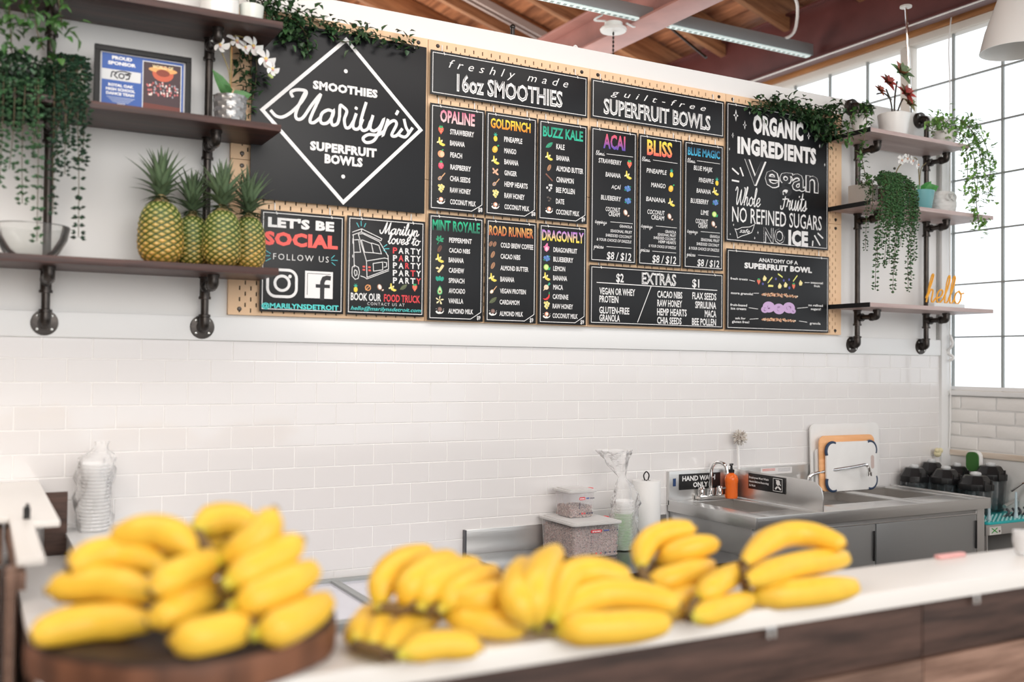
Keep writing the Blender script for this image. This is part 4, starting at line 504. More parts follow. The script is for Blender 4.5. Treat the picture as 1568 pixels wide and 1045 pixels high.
LAB = dict(logo='largest black sign, a white diamond around flowing cursive lettering', social='black sign reading LET\'S BE SOCIAL with two white app icons', truck='black sign with a food truck drawing and BOOK OUR FOOD TRUCK', fresh='wide black header sign reading freshly made 16oz SMOOTHIES',
           opaline='black smoothie menu panel with a pink heading, top row left', goldfinch='black smoothie menu panel with a gold heading, top row middle', buzz='black smoothie menu panel with a green heading, top row right', mint='black smoothie menu panel with a green heading, bottom row left',
           road='black smoothie menu panel with an orange heading, bottom row middle', dragon='black smoothie menu panel with a purple and yellow heading, bottom row right', guilt='wide black header sign reading guilt-free SUPERFRUIT BOWLS', acai='tall narrow black bowl menu with red to purple heading, left of three',
           bliss='tall narrow black bowl menu with yellow and red heading, middle of three', blue='tall narrow black bowl menu with blue heading, right of three', extras='black sign reading EXTRAS with $2 and $1 lists', organic='black chalk-lettered sign reading ORGANIC INGREDIENTS Vegan Whole Fruits', anatomy='black sign with pictures reading ANATOMY OF A SUPERFRUIT BOWL')
ICN = dict(zip('strawberry banana peach raspberry spoon honey coconut pineapple mango ginger leaf almond cinnamon pollen date mint cacao cashew spinach avocado vanilla nutmilk coffee powder leafdark dragon blueberry lime maca chili coconuthalf orange wedge stick stick2 stick3 berry'.split(),
               'strawberry banana peach raspberry seed_spoon honeycomb coconut pineapple mango ginger_root leaf almond cinnamon_stick pollen_grain date mint_sprig cacao_bean cashew spinach avocado vanilla_flower nut_milk coffee_bean powder_spoon seed_pod dragonfruit blueberry citrus_slice root chili_pepper coconut_half orange_slice fruit_wedge fruit_stick fruit_stick fruit_stick berry_dot'.split()))
YF = -.036
BM = mat('sign_inner_black', (.013, .0135, .016), .42)
for key, (x0, x1, z0, z1) in RECT.items():
    t = thing('menu_sign' if key not in ('logo', 'social', 'truck', 'organic', 'anatomy') else 'wall_sign', LAB[key], 'sign', (x0, -.034, z0), 'black signs hung on the pegboards')
    part('sign_board', MB().box(x0, x1, YF, YF+.004, z0, z1), board_m, t, .0006)
    yy = YF-.0003; lay = 0; L_ = MB(); T_ = MB(); icons = []
    if key != 'logo':                                   # thin white border, cut at the price corner on drink menus
        i = .0095; e = MB()
        P = [(x0+i, z0+i), (x1-i, z0+i), (x1-i, z1-i), (x0+i, z1-i), (x0+i, z0+i)]
        if key in ('opaline', 'goldfinch', 'buzz', 'mint', 'road', 'dragon'): P = [(x0+i, z0+i), (x1-.055, z0+i), (x1-i, z0+.038), (x1-i, z1-i), (x0+i, z1-i), (x0+i, z0+i)]
        ribbon(e, P, .0026, yy, WHT); part('border_line', e, print_m, t)
    for s in SPEC[key]:
        lay += 1; y = yy-.00012-lay*.000015
        if s[0][0] == '#':
            b = MB(); k = 0
            for poly, c in icon(s[0][1:]):
                k += 1; b.col = c; b.xz([(s[1]+px*s[3]/2*1.15, s[2]+pz*s[4]/2*1.15) for px, pz in poly], YF-.0004-k*.00012)
            part(ICN[s[0][1:]]+'_picture', b, print_m, t, ang=1)
        elif s[0] == '~': ribbon(L_, s[1], s[2], y, COLS[s[3]])
        elif s[0] == '^': ribbon(T_, catmull([(p[0], p[1], 0) for p in s[1]], 8), s[2], y, WHT)
        elif s[0] == 'dot': L_.col = WHT; L_.xz(disc(s[1], s[2], s[3]), y)
        elif s[0] == '*':
            L_.col = WHT; r = s[3]; L_.xz([(s[1], s[2]+r), (s[1]-r*.18, s[2]+r*.18), (s[1]-r*.55, s[2]), (s[1]-r*.18, s[2]-r*.18), (s[1], s[2]-r), (s[1]+r*.18, s[2]-r*.18), (s[1]+r*.55, s[2]), (s[1]+r*.18, s[2]+r*.18)], y)
            if r > .012: L_.col = (.03, .03, .035); L_.xz([(s[1], s[2]+r*.4), (s[1]-r*.25, s[2]), (s[1], s[2]-r*.4), (s[1]+r*.25, s[2])], y-.00005)
        elif s[0][0] == '@' and len(s) == 5:
            wd = {'Marilyn': 'Marilyn', 'lovesto': 'loves to', 'Whole': 'Whole', 'Fruits': 'Fruits'}.get(s[0][1:], s[0][1:])
            ps, k = hw_paths(wd, s[1], s[2], s[3])
            vy = 1.45 if wd in ('Whole', 'Fruits') else 1
            ps = [[(a, s[2]+(c-s[2])*vy) for a, c in p] for p in ps]
            for n_, p in enumerate(ps): ribbon(L_, catmull([(a, c, 0) for a, c in p], 5), k*(.2 if s[3] < .1 else (.21 if s[0] in ('@Marilyn', '@lovesto') else .18)), y-n_*.00001, WHT)
        elif s[0] == 'granola' and len(s) == 5:
            rg = random.Random(5); b = MB()
            for n_ in range(190 if s[4] > .02 else 110):
                b.col = rg.choice([(.62, .33, .18), (.75, .50, .32), (.50, .24, .14), (.85, .72, .58), (.70, .36, .20)])
                r = rg.uniform(.0028, .0055); u = rg.random(); b.xz(disc(s[1]+u*s[3], s[2]+s[4]*(.1+.9*rg.random()*(.55+.45*math.sin(PI*u))), r, r*.75, 6, rg.random()*3), YF-.0004-n_*.00001)
            part('granola_picture', b, print_m, t, ang=1)
        elif s[0] == 'scoop':
            b = MB(); b.col = (.58, .40, .66); b.xz(disc(s[1], s[2], s[3]*1.55, s[3]*1.05, 20), YF-.0004-lay*.00002)
            rg = random.Random(lay)
            for n_ in range(5):
                a = rg.uniform(0, 6.28); q = rg.uniform(.2, .7)*s[3]; ribbon(b, catmull([(s[1]+q*math.cos(a+d), s[2]+q*math.sin(a+d)*.8, 0) for d in (0, .6, 1.2)], 4), .002, YF-.0008-lay*.00002, (.24, .10, .28))
            part('ice_cream_picture', b, print_m, t, ang=1)
        elif s[0] == 'instabox':
            x, z, w, h = s[1:]; r = .03; P = []
            for cx, cz, a0 in ((x+w-r, z+h-r, 0), (x+r, z+h-r, 90), (x+r, z+r, 180), (x+w-r, z+r, 270)):
                P += [(cx+r*math.cos(math.radians(a0+a)), cz+r*math.sin(math.radians(a0+a))) for a in range(0, 91, 15)]
            ribbon(T_, P+[P[0]], .010, y, WHT); c = disc(x+w/2, z+h/2, w*.25, None, 24); ribbon(T_, c+[c[0]], .010, y, WHT); T_.xz(disc(x+w*.77, z+h*.77, .0065), y)
        elif s[0] == 'fbbox':
            x, z, w, h = s[1:]; T_.col = WHT; T_.xz([(x, z), (x+w, z), (x+w, z+h), (x, z+h)], y)
            ribbon(T_, [(x+.009, z+.012), (x+.009, z+h-.009), (x+w-.009, z+h-.009)], .002, y-.0001, (.02, .02, .022))
            fx = x+w*.62; ribbon(T_, [(fx, z-.0005), (fx, z+h*.60), (fx+.006, z+h*.74), (fx+.018, z+h*.78), (fx+w*.26, z+h*.77)], .017, y-.0002, (.02, .02, .022)); ribbon(T_, [(fx-w*.2, z+h*.46), (fx+w*.24, z+h*.46)], .013, y-.0003, (.02, .02, .022))
        else:
            tx, x, z, w, h, c, st = s; g = c in GR
            o = {'n': .022, 'b': .03, 'B': .055, 't': -.008, 's': -.004, 's2': -.004, 's3': .006, 'h': .012, 'N': .004, 'in': .03, 'ol': .035, 'i': 0}[st]
            sp = {'s': 1.75, 's2': 1.75, 't': 1.3, 'B': 1.08}.get(st, 1.0); sh = {'s': .35, 's2': .35, 's3': .35, 'h': .12}.get(st, 0.)
            tgt = T_ if g or st in ('in', 'B', 'ol') else L_
            if g: lettering(tgt, tx, x, z, w, h, y, GR[c][0], o, sp, sh, GR[c][1])
            else: lettering(tgt, tx, x, z, w, h, y, COLS[c], o, sp, sh)
            if st == 'ol': lettering(tgt, tx, x, z, w, h, y-.0002, (.02, .02, .023), o-.028, sp, sh, inset=w*.006)
            if st == 'in': lettering(tgt, tx, x, z, w, h, y-.0002, (.03, .03, .035), -.030, sp, sh, inset=w*.009)
    if L_.v: part('lettering', L_, print_m, t, ang=1)
    if T_.v: part('title_lettering', T_, print_m, t, ang=1)
    for hx in ((x0+x1)/2-min(.20, (x1-x0)*.33), (x0+x1)/2+min(.20, (x1-x0)*.33)) if x1-x0 < .4 else (x0+.055, x1-.055):
        b = MB().tube([(hx, -.014, z1+.030), (hx, -.0215, z1+.028), (hx, -.0215, z1+.003), (hx+.001, -.030, z1-.002), (hx+.002, -.0375, z1-.006), (hx+.004, -.0385, z1-.014)], .0022, 6)
        part('hook', b, hook_m, t)
# ================================================================ SHELVES AND PIPES
SZ = [(1.988, 2.012), (2.476, 2.499), (2.826, 2.850)]
nmL = ('lowest', 'middle', 'top')
whatL = ('with pineapples on it', 'with the framed certificate on it', 'with white pots on it')
for (z0, z1), nm, wt in zip(SZ, nmL, whatL):
    t = thing('wall_shelf', 'dark stained wooden shelf at left, %s board, %s' % (nm, wt), 'shelf', (-.1, -.14, z0), 'dark wood shelves on the left')
    part('shelf_board', MB().box(-1.0, .703, -.285, -.006, z0, z1), dark_shelf, t, .002)
SR = [(1.990, 2.010, 4.465), (2.479, 2.499, 4.465), (2.830, 2.850, 4.27)]
whatR = ('under the orange hello sign', 'holding the teal orchid pot', 'holding the succulent pot')
for (z0, z1, xe), nm, wt in zip(SR, nmL, whatR):
    t = thing('wall_shelf', 'pale pinkish wooden shelf at right, %s board, %s' % (nm, wt), 'shelf', (4.0, -.14, z0), 'pale wood shelves on the right')
    part('shelf_board', MB().box(3.548, xe, -.285, -.024, z0, z1), pale_shelf, t, .002)
    part('painted_end', MB().box(3.543, 3.548, -.286, -.023, z0-.001, z1+.001), black_paint, t, label='black painted end grain')
def pipe_stand(x, arm, label, zt=3.03, top=True):
    t = thing('pipe_bracket', label, 'bracket', (x, 0, 1.815), 'black iron pipe brackets'); Yp = -.052; R = .0133
    for zf in ((1.815, zt) if top else (1.815,)):
        s = -1 if zf > 2.5 else 1
        fl = part('flange', MB().lathe([(0, -.020), (.020, -.020), (.021, -.008), (.040, -.0065), (.042, -.003), (.042, .017)], (x, -.0175, zf), axis='y'), iron, t)
        for a in range(4):
            q = PI/4+a*PI/2; part('bolt', MB().lathe([(0, -.004), (.004, -.003), (.005, 0)], (x+.031*math.cos(q), -.0245, zf+.031*math.sin(q)), n=8, axis='y'), screw_m, fl)
        part('nipple', MB().tube([(x, -.02, zf), (x, Yp+.01, zf)], R), iron, t)
        part('elbow', MB().tube(catmull([(x, -.030, zf), (x, Yp+.008, zf), (x, Yp, zf+s*.008), (x, Yp, zf+s*.032)], 5), R*1.35, 14).lathe([(R*1.1, 0), (R*1.55, .002), (R*1.55, .010), (R*1.1, .012)], (x, Yp, zf+(s*.032 if s > 0 else -.044)), n=14), iron, t)
    part('upright', MB().tube([(x, Yp, 1.84), (x, Yp, zt-.02 if top else 3.2)], R, 14), iron, t)
    for z0, _ in SZ:
        za = z0-.036
        part('tee', MB().tube([(x, Yp, za-.034), (x, Yp, za+.034)], R*1.32, 14).lathe([(R, 0), (R*1.58, .001), (R*1.58, .010), (R, .011)], (x, Yp, za-.042), n=14).lathe([(R, 0), (R*1.58, .001), (R*1.58, .010), (R, .011)], (x, Yp, za+.030), n=14).tube([(x, Yp, za), (x, Yp-.030, za)], R*1.32, 14).tube([(x, Yp-.026, za), (x, Yp-.034, za)], R*1.55, 14), iron, t)
        part('arm', MB().tube([(x, Yp-.02, za), (x, arm+.015, za)], R*.95, 14), iron, t)
        part('elbow', MB().tube(catmull([(x, arm+.030, za), (x, arm+.008, za), (x, arm, za+.008), (x, arm, za+.034)], 5), R*1.32, 14).tube([(x, arm+.038, za), (x, arm+.027, za)], R*1.55, 14).tube([(x, arm, za+.024), (x, arm, za+.035)], R*1.55, 14), iron, t)
pipe_stand(.006, -.185, 'black iron pipe bracket at far left behind the hanging plants')
pipe_stand(.508, -.185, 'black iron pipe bracket behind the pineapples, beside the pegboard')
pipe_stand(3.722, -.175, 'black iron pipe bracket right of the pegboard, behind the trailing beads')
pipe_stand(4.238, -.175, 'black iron pipe bracket nearest the window, behind the hello sign')
# ================================================================ PINEAPPLES
pine_m = mat('pineapple_skin', (.5, .35, .1), .45, vcol=True, bump=.3, bscale=90)
crown_m = mat('pineapple_leaf', (.1, .2, .1), .4, vcol=True, var=.2, vscale=30)
def pine_body(R, H, seed, green):
    r = random.Random(seed); nu, nv = 96, 80; b = MB(); vs = []; cs = []; du, dv = 12, 10.5
    for j in range(nv+1):
        v = j/nv; q = abs(2*(v*.95+.02)-1); prof = max(.02, 1-q**(3.4 if v < .5 else 2.9))**.45
        prof *= (1.03-.12*v)
        for i in range(nu):
            u = i/nu; a = u*du+v*dv; c = u*du-v*dv*0.92
            fa = abs((a % 1)-.5)*2; fc = abs((c % 1)-.5)*2
            e = max(fa, fc); bump = (1-e**3.2); ctr = max(0, 1-((fa*fa+fc*fc)**.5)*2.2)
            rr = R*prof*(.97+.05*bump)+.0022*ctr
            an = 2*PI*u; vs.append((rr*math.cos(an), rr*math.sin(an), v*H))
            cell = random.Random(int(a)*31+int(c)*17+seed).random(); y = min(1, max(0, (1-v)*1.15-green+.35*(cell-.5)))
            skin = [g_*(1-y)+o_*y for g_, o_ in zip((.24, .28, .06), (.72, .40, .07))]
            edge = (.025, .06, .012) if y < .8 else (.16, .15, .03)
            w = min(1, max(0, (e-.58)/.22)); col = [s_*(1-w)+e_*w for s_, e_ in zip(skin, edge)]
            col = [q*(1-ctr*.8)+p_*ctr*.8 for q, p_ in zip(col, (.78, .58, .38))]
            cs.append(tuple(col))
    b.add(vs, [(j*nu+i, j*nu+(i+1) % nu, (j+1)*nu+(i+1) % nu, (j+1)*nu+i) for j in range(nv) for i in range(nu)], 0, cs)
    b.f.append(tuple(range(nu-1, -1, -1))); b.mi.append(0)
    b.f.append(tuple(nv*nu+i for i in range(nu))); b.mi.append(0)
    return b
def spike_mesh(L, Wd, curl, shade):
    b = MB(); n = 7; vs = []; cs = []
    for i in range(n+1):
        t = i/n; w = Wd*(1-t)**.75*(.8+.5*math.sin(PI*min(1, t*1.4))); ang = curl*t*t
        y = L*(t-.12*curl*t*t); x = curl*L*.42*t*t
        for s, dz in ((-1, .3), (-.35, 0), (.35, 0), (1, .3)):
            vs.append((x-dz*w*.8, s*w/2, y))
            base = (.075*shade, .115*shade, .062*shade); cs.append(tuple(q*(1.6 if abs(s) < .5 else .9)+(.02 if t > .8 else 0) for q in base))
    b.add(vs, [(i*4+k, i*4+k+1, (i+1)*4+k+1, (i+1)*4+k) for i in range(n) for k in range(3)], 0, cs)
    return mesh('leaf', b, crown_m, ang=60)
spikes = [spike_mesh(.135, .030, .30, .85), spike_mesh(.145, .026, .6, 1.25), spike_mesh(.10, .024, 1.0, .9), spike_mesh(.055, .020, 1.7, .7)]
def pineapple(x, y, R, H, label, seed, green, k=1., lean=0):
    r = random.Random(seed); z = 2.013
    t = thing('pineapple', label, 'pineapple', (x, y, z), 'pineapples on the lowest left shelf')
    me = mesh('body', pine_body(R, H, seed, green), pine_m, ang=60); place('body', me, t, (x, y, z))
    zc = z+H*.985
    c = part('crown', MB().lathe([(R*.36, -.012), (R*.33, .006), (R*.22, .02), (R*.10, .05), (0, .07)], (x, y, zc), n=14), mat('crown_core', (.30, .22, .10), .6), t)
    for i in range(64):
        tt = i/63; m = spikes[3] if tt < .25 else (spikes[2] if tt < .5 else (spikes[1] if tt < .78 else spikes[0]))
        o = place('leaf', m, c, (x, y, zc+.001+.040*tt)); a = i*2.39996+r.uniform(-.2, .2)
        tilt = (1.45-1.30*tt)*.85+r.uniform(-.08, .08)
        o.rotation_euler = Matrix.Rotation(a, 3, 'Z').to_euler(); o.rotation_euler = (Matrix.Rotation(a, 3, 'Z') @ Matrix.Rotation(tilt*.8, 3, 'Y')).to_euler()
        s = k*r.uniform(.9, 1.12); o.scale = (s, s, s)
    return t
pineapple(.338, -.170, .073, .205, 'largest pineapple, leftmost of the four, yellowest at its base', 11, .10, 1.1)
pineapple(.452, -.105, .060, .175, 'dark green pineapple half hidden behind the largest one', 22, .45, .98)
pineapple(.533, -.190, .064, .190, 'round green-yellow pineapple in front of the pipe', 33, .42, 1.05)
pineapple(.640, -.120, .058, .185, 'slim pineapple nearest the LET\'S BE SOCIAL sign', 44, .15, 1.05)
# ================================================================ PLANTS
def leaf(b, p, d, up, L, Wd, col, fold=.25):
    d = d.normalized(); s = d.cross(up)
    s = s.normalized() if s.length > 1e-3 else Vector((1, 0, 0)); n = s.cross(d)
    m1 = p+d*L*.35; m2 = p+d*L*.7-n*L*.06; tip = p+d*L-n*L*.15
    e = n*Wd*fold
    vs = [p, m1+s*Wd*.5+e, m1, m1-s*Wd*.5+e, m2+s*Wd*.34+e*.6-n*0, m2, m2-s*Wd*.34+e*.6, tip]
    b.col = col; b.add(vs, [(0, 2, 1), (0, 3, 2), (1, 2, 5, 4), (2, 3, 6, 5), (4, 5, 7), (5, 6, 7)])
def rcol(r, base, v=.35): k = r.uniform(1-v, 1+v); return tuple(min(1, c*k*r.uniform(.9, 1.1)) for c in base)
def vine(b, st, pts, n, L, Wd, base, r, spread=.02, k=6, stem=.0018):
    P = catmull(pts, k)
    st.tube(P, stem, 5)
    for i in range(n):
        q = r.random()*(len(P)-1); a = P[int(q)].lerp(P[min(int(q)+1, len(P)-1)], q % 1)
        d = Vector((r.gauss(0, 1), r.gauss(-.35, .8), r.gauss(-.1, .8)))
        leaf(b, a+Vector((r.gauss(0, spread), r.gauss(0, spread*.6), r.gauss(0, spread))), d, Vector((0, -.5, 1)), L*r.uniform(.7, 1.25), Wd*r.uniform(.75, 1.2), rcol(r, base))
stem_m = mat('brown_stem', (.10, .08, .04), .6)
def plant_parts(t, b, st):
    part('foliage', b, leaf_m, t, kind='stuff', ang=20)
    if st.v: part('stem', st, stem_m, t)
def pot(t, x, y, z, r0, r1, h, m, name='pot'):
    return part(name, MB().lathe([(0, 0), (r0, 0), (r0+.002, .004), (r1, h), (r1-.004, h), (r1-.006, h-.012), (0, h-.012)], (x, y, z)), m, t)
soil = mat('dark_soil', (.03, .02, .015), .9)
DG = (.030, .075, .028); MG = (.055, .14, .035); LG = (.16, .32, .07); PG = (.045, .10, .045)
# pearl strands: small round leaves threaded on hanging stems
def beads(b, st, pts, step, rad, base, r, sp=.010):
    P = catmull(pts, 8); st.tube(P, .0012, 5); acc = 0
    for i in range(len(P)-1):
        seg = (P[i+1]-P[i]).length; acc += seg
        while acc > step:
            acc -= step; a = P[i+1]; an = r.uniform(0, 2*PI)
            for s in (0, PI):
                c = a+Vector((math.cos(an+s)*sp, math.sin(an+s)*sp*.7, r.uniform(-.004, .004))); q = rad*r.uniform(.75, 1.2); b.col = rcol(r, base)
                d = (c-a).normalized(); u = d.cross(Vector((0, 0, 1))).normalized()*q*.8; w = Vector((0, 0, q*.62)); e = d*q*1.25
                b.add([c+e, c+u, c-u, c-e*.6, c+w, c-w], [(0, 1, 4), (1, 3, 4), (3, 2, 4), (2, 0, 4), (1, 0, 5), (3, 1, 5), (2, 3, 5), (0, 2, 5)])
def bead_plant(t, strands, rim, r, base, rad=.0065, step=.0095, sp=.010):
    b = MB(); st = MB()
    for pts in strands: beads(b, st, pts, step, rad, base, r, sp)
    plant_parts(t, b, st)
# --- left, top shelf: leafy vine at the corner
r = random.Random(5); t = thing('trailing_vine', 'leafy green vine trailing over the top left shelf corner', 'plant', (-.08, -.18, 2.85))
pot(t, -.10, -.16, 2.851, .05, .065, .10, pot_white); b = MB(); st = MB()
for p in ([(-.10, -.16, 2.95), (-.12, -.26, 2.93), (-.13, -.31, 2.82), (-.12, -.30, 2.68), (-.115, -.29, 2.61)], [(-.09, -.16, 2.95), (-.07, -.28, 2.92), (-.06, -.31, 2.80), (-.05, -.30, 2.69), (-.03, -.30, 2.63)],
          [(-.08, -.16, 2.95), (-.02, -.28, 2.93), (.0, -.31, 2.83), (.015, -.30, 2.74), (.02, -.30, 2.70)], [(-.14, -.16, 2.95), (-.16, -.28, 2.9), (-.16, -.30, 2.75), (-.15, -.3, 2.66)], [(-.05, -.2, 2.95), (-.05, -.3, 2.88), (-.09, -.30, 2.78), (-.08, -.3, 2.72)]):
    vine(b, st, p, 60, .040, .024, MG, r, .020)
plant_parts(t, b, st)
# --- left middle shelf: big bushy trailing plant and the cream pot of beads
r = random.Random(6); t = thing('trailing_plant', 'dense dark green bushy plant spilling over the middle left shelf', 'plant', (-.10, -.17, 2.499))
pot(t, -.11, -.16, 2.50, .06, .075, .10, pot_white); b = MB(); st = MB()
for k in range(2600):
    a = r.uniform(0, 2*PI); q = r.random()**.6; c = Vector((-.10+.115*q*math.cos(a), -.215+.09*q*math.sin(a), 2.53+r.uniform(-.12, .11)*(1.05-.4*q)))
    leaf(b, c, Vector((r.gauss(0, 1), r.gauss(-.6, .8), r.gauss(-.3, .8))), Vector((0, -.3, 1)), r.uniform(.013, .024), .013, rcol(r, (.032, .075, .036), .5))
for x0, x1, ze in ((-.105, -.115, 2.26), (-.078, -.078, 2.16), (-.05, -.052, 2.32), (-.042, -.036, 2.05), (-.135, -.14, 2.21), (-.15, -.155, 2.30)):
    beads(b, st, [(x0, -.27, 2.55), (x0, -.305, 2.50), (x0+r.uniform(-.004, .004), -.30, (2.5+ze)/2), (x1, -.298, ze)], .0092, .0080, (.05, .12, .055), r, .012)
plant_parts(t, b, st)
r = random.Random(7); t = thing('bead_plant', 'cream pot with beaded dark green strands left of the certificate', 'plant', (.045, -.16, 2.499))
part('pot', MB().lathe([(0, 0), (.050, 0), (.054, .006), (.058, .13), (.053, .13), (.05, .12), (0, .12)], (.045, -.165, 2.50)), mat('cream_ceramic', (.70, .66, .56), .4, bump=.3, bscale=40), t)
part('soil', MB().lathe([(0, 0), (.05, 0), (.05, .01), (0, .012)], (.045, -.165, 2.615)), soil, t)
S = []
for x0, x1, ze in ((.004, .006, 2.14), (.02, .016, 2.28), (.036, .036, 2.26), (.030, .034, 2.40), (.056, .060, 2.42), (.070, .078, 2.07), (.080, .084, 2.30), (.066, .07, 2.44), (.09, .09, 2.42), (.05, .046, 2.35)):
    S.append([(x0*.6+.018, -.19, 2.635), (x0, -.225, 2.64), (x0, -.255, 2.55), (x0+r.uniform(-.004, .004), -.295, 2.49), (x1+r.uniform(-.004, .004), -.298, (ze+2.49)/2), (x1, -.296, ze)])
for k in range(8): S.append([(.045+.04*math.cos(k), -.17+.03*math.sin(k), 2.62), (.045+.055*math.cos(k), -.18+.05*math.sin(k), 2.64), (.045+.06*math.cos(k), -.185+.05*math.sin(k), 2.58)])
bead_plant(t, S, None, r, (.022, .055, .03), .0088, .0100, .0125)
# --- left top shelf pots and the garland over the pegboard
t = thing('white_canister', 'white glazed canister on a round wooden base, top left shelf', 'canister', (.52, -.16, 2.85))
part('wooden_base', MB().lathe([(0, 0), (.066, 0), (.068, .003), (.068, .010), (.065, .012), (0, .012)], (.515, -.17, 2.851)), wood('light_round_wood', (.45, .27, .14), (.62, .42, .25), .5), t)
part('body', MB().lathe([(0, 0), (.058, 0), (.064, .005), (.064, .14), (.060, .145), (0, .145)], (.515, -.17, 2.8635)), pot_white, t)
t = thing('small_white_pot', 'small greenish white glazed pot at the right end of the top left shelf', 'pot', (.62, -.16, 2.85))
pot(t, .625, -.165, 2.851, .034, .042, .075, mat('pale_green_glaze', (.68, .71, .66), .2))
r = random.Random(8); t = thing('ivy_garland', 'dark green ivy garland draped along the top left pegboard edge', 'garland', (.9, -.06, 2.93))
b = MB(); st = MB()
for p, n in (([(.60, -.14, 3.02), (.66, -.10, 3.01), (.70, -.07, 2.95), (.76, -.06, 2.93), (.83, -.05, 2.93)], 90), ([(.70, -.06, 3.0), (.80, -.06, 2.985), (.92, -.05, 2.955), (1.05, -.05, 2.945), (1.17, -.05, 2.945), (1.29, -.045, 2.93)], 120), ([(.72, -.07, 2.96), (.76, -.07, 2.91), (.79, -.06, 2.87)], 60), ([(.80, -.06, 2.95), (.85, -.06, 2.90), (.86, -.06, 2.84)], 34),
             ([(.62, -.06, 2.86), (.615, -.05, 2.76), (.64, -.05, 2.68), (.62, -.05, 2.58)], 34), ([(.66, -.06, 2.86), (.675, -.05, 2.74), (.66, -.05, 2.62)], 26), ([(.93, -.05, 2.95), (.98, -.05, 2.90), (1.05, -.05, 2.91)], 20)):
    vine(b, st, p, int(n*1.7), .032, .019, DG, r, .018)
plant_parts(t, b, st)
# --- orchid in the silver pot
petal_m = mat('orchid_petal', (.80, .78, .76), .5, vcol=True, sss=.1)
def flower(t, c, s, face, seed, yel=(.85, .60, .20)):
    r = random.Random(seed); f = Vector(face).normalized(); u = f.cross(Vector((0, 0, 1))).normalized(); w = u.cross(f); b = MB(); c = Vector(c)
    for k in range(5):
        a = PI/2+k*2*PI/5; d = u*math.cos(a)+w*math.sin(a); big = 1.0 if k in (1, 4) else .8
        s *= 1.0; n = 8; e = d.cross(f); vs = [c+f*.002]
        for i in range(n+1):
            q = PI*i/n; vs.append(c+d*s*big*(.52-.48*math.cos(q))+e*s*(.60 if k in (1, 4) else .40)*math.sin(q)-f*s*(.12*math.sin(q)-.05))
        b.col = (.82, .80, .78); b.add(vs, [(0, i, i+1) for i in range(1, n+1)])
    b.col = yel; b.sphere(c+f*.004, s*.16, 8); b.col = (.75, .35, .35); b.sphere(c+f*.006-w*s*.16, s*.11, 8)
    part('flower', b, petal_m, t, ang=50)
t = thing('orchid', 'white orchid in a silver diamond-patterned pot beside the pipe', 'plant', (.555, -.17, 2.499))
b = MB(); n, m = 44, 22; vs = []
for j in range(m+1):
    for i in range(n):
        v = j/m; fa = abs(((i/n*11+v*3) % 1)-.5)*2; fb = abs(((i/n*11-v*3) % 1)-.5)*2; rr = .047+.007*v+.0045*(1-max(fa, fb))
        vs.append((.555+rr*math.cos(2*PI*i/n), -.175+rr*math.sin(2*PI*i/n), 2.50+v*.098))
b.add(vs, [(j*n+i, j*n+(i+1) % n, (j+1)*n+(i+1) % n, (j+1)*n+i) for j in range(m) for i in range(n)]+[tuple(range(n-1, -1, -1)), tuple(m*n+i for i in range(n))])
part('pot', b, mat('silver_glaze', (.30, .30, .30), .25, metal=.6), t, ang=25)
b = MB()
for d, L in (((-.5, -.3, .75), .10), ((.6, -.2, .22), .07), ((-.25, -.7, .3), .07)): leaf(b, Vector((.553, -.175, 2.59)), Vector(d), Vector((.1, -1, .25)), L*1.1, .050, (.05, .16, .04), .12)
part('broad_leaves', b, leaf_m, t, ang=20)
st = MB().tube(catmull([(.552, -.175, 2.59), (.556, -.175, 2.70), (.558, -.17, 2.80), (.60, -.17, 2.81), (.65, -.17, 2.77), (.70, -.17, 2.70)]), .0026, 6).tube(catmull([(.552, -.175, 2.6), (.55, -.175, 2.68), (.525, -.17, 2.75)]), .002, 6)
part('flower_stem', st, mat('green_brown_stem', (.20, .16, .06), .5), t)
part('support_stick', MB().tube([(.556, -.17, 2.59), (.558, -.168, 2.775)], .0032, 6), mat('orange_bamboo', (.55, .25, .09), .5), t)
for k, (x, z, s, f) in enumerate(((.518, 2.770, .026, (-.3, -1, -.1)), (.572, 2.790, .030, (.2, -1, .5)), (.600, 2.775, .024, (.6, -.7, .2)), (.628, 2.784, .033, (.3, -1, 0)), (.672, 2.747, .033, (.3, -1, -.1)), (.696, 2.716, .025, (.4, -1, -.1)))): flower(t, (x, -.18, z), s*1.25, f, k)
b = MB(); b.col = (.45, .55, .22)
for x, z in ((.705, 2.70), (.698, 2.69), (.690, 2.695)): b = MB(); b.col = (.45, .55, .22); b.sphere((x, -.17, z), .006, 8); part('bud', b, leaf_m, t)
# --- certificate
t = thing('framed_certificate', 'black framed blue certificate reading PROUD SPONSOR, leaning on the shelf', 'picture', (.27, -.12, 2.499))
fx0, fx1, fz0, fz1, fy = .128, .432, 2.500, 2.722, -.125
part('frame', MB().box(fx0, fx1, fy-.018, fy, fz0, fz0+.018).box(fx0, fx1, fy-.018, fy, fz1-.018, fz1).box(fx0, fx0+.018, fy-.018, fy, fz0+.018, fz1-.018).box(fx1-.018, fx1, fy-.018, fy, fz0+.018, fz1-.018), mat('gloss_black_frame', (.008, .008, .008), .4, spec=.3), t, .0015)
part('backing', MB().box(fx0+.01, fx1-.01, fy-.006, fy-.002, fz0+.01, fz1-.01), mat('grey_mount', (.5, .5, .52), .5), t)
b = MB(); y = fy-.0065; b.col = (.035, .10, .36); b.xz([(.152, 2.522), (.408, 2.522), (.408, 2.700), (.152, 2.700)], y)
b.col = (.62, .63, .64); b.xz([(.152, 2.613), (.272, 2.613), (.272, 2.648), (.152, 2.648)], y-.0002); b.xz([(.277, 2.527), (.402, 2.527), (.402, 2.692), (.277, 2.692)], y-.0002)
b.col = (.05, .025, .03); b.xz([(.280, 2.530), (.399, 2.530), (.399, 2.689), (.280, 2.689)], y-.0004)
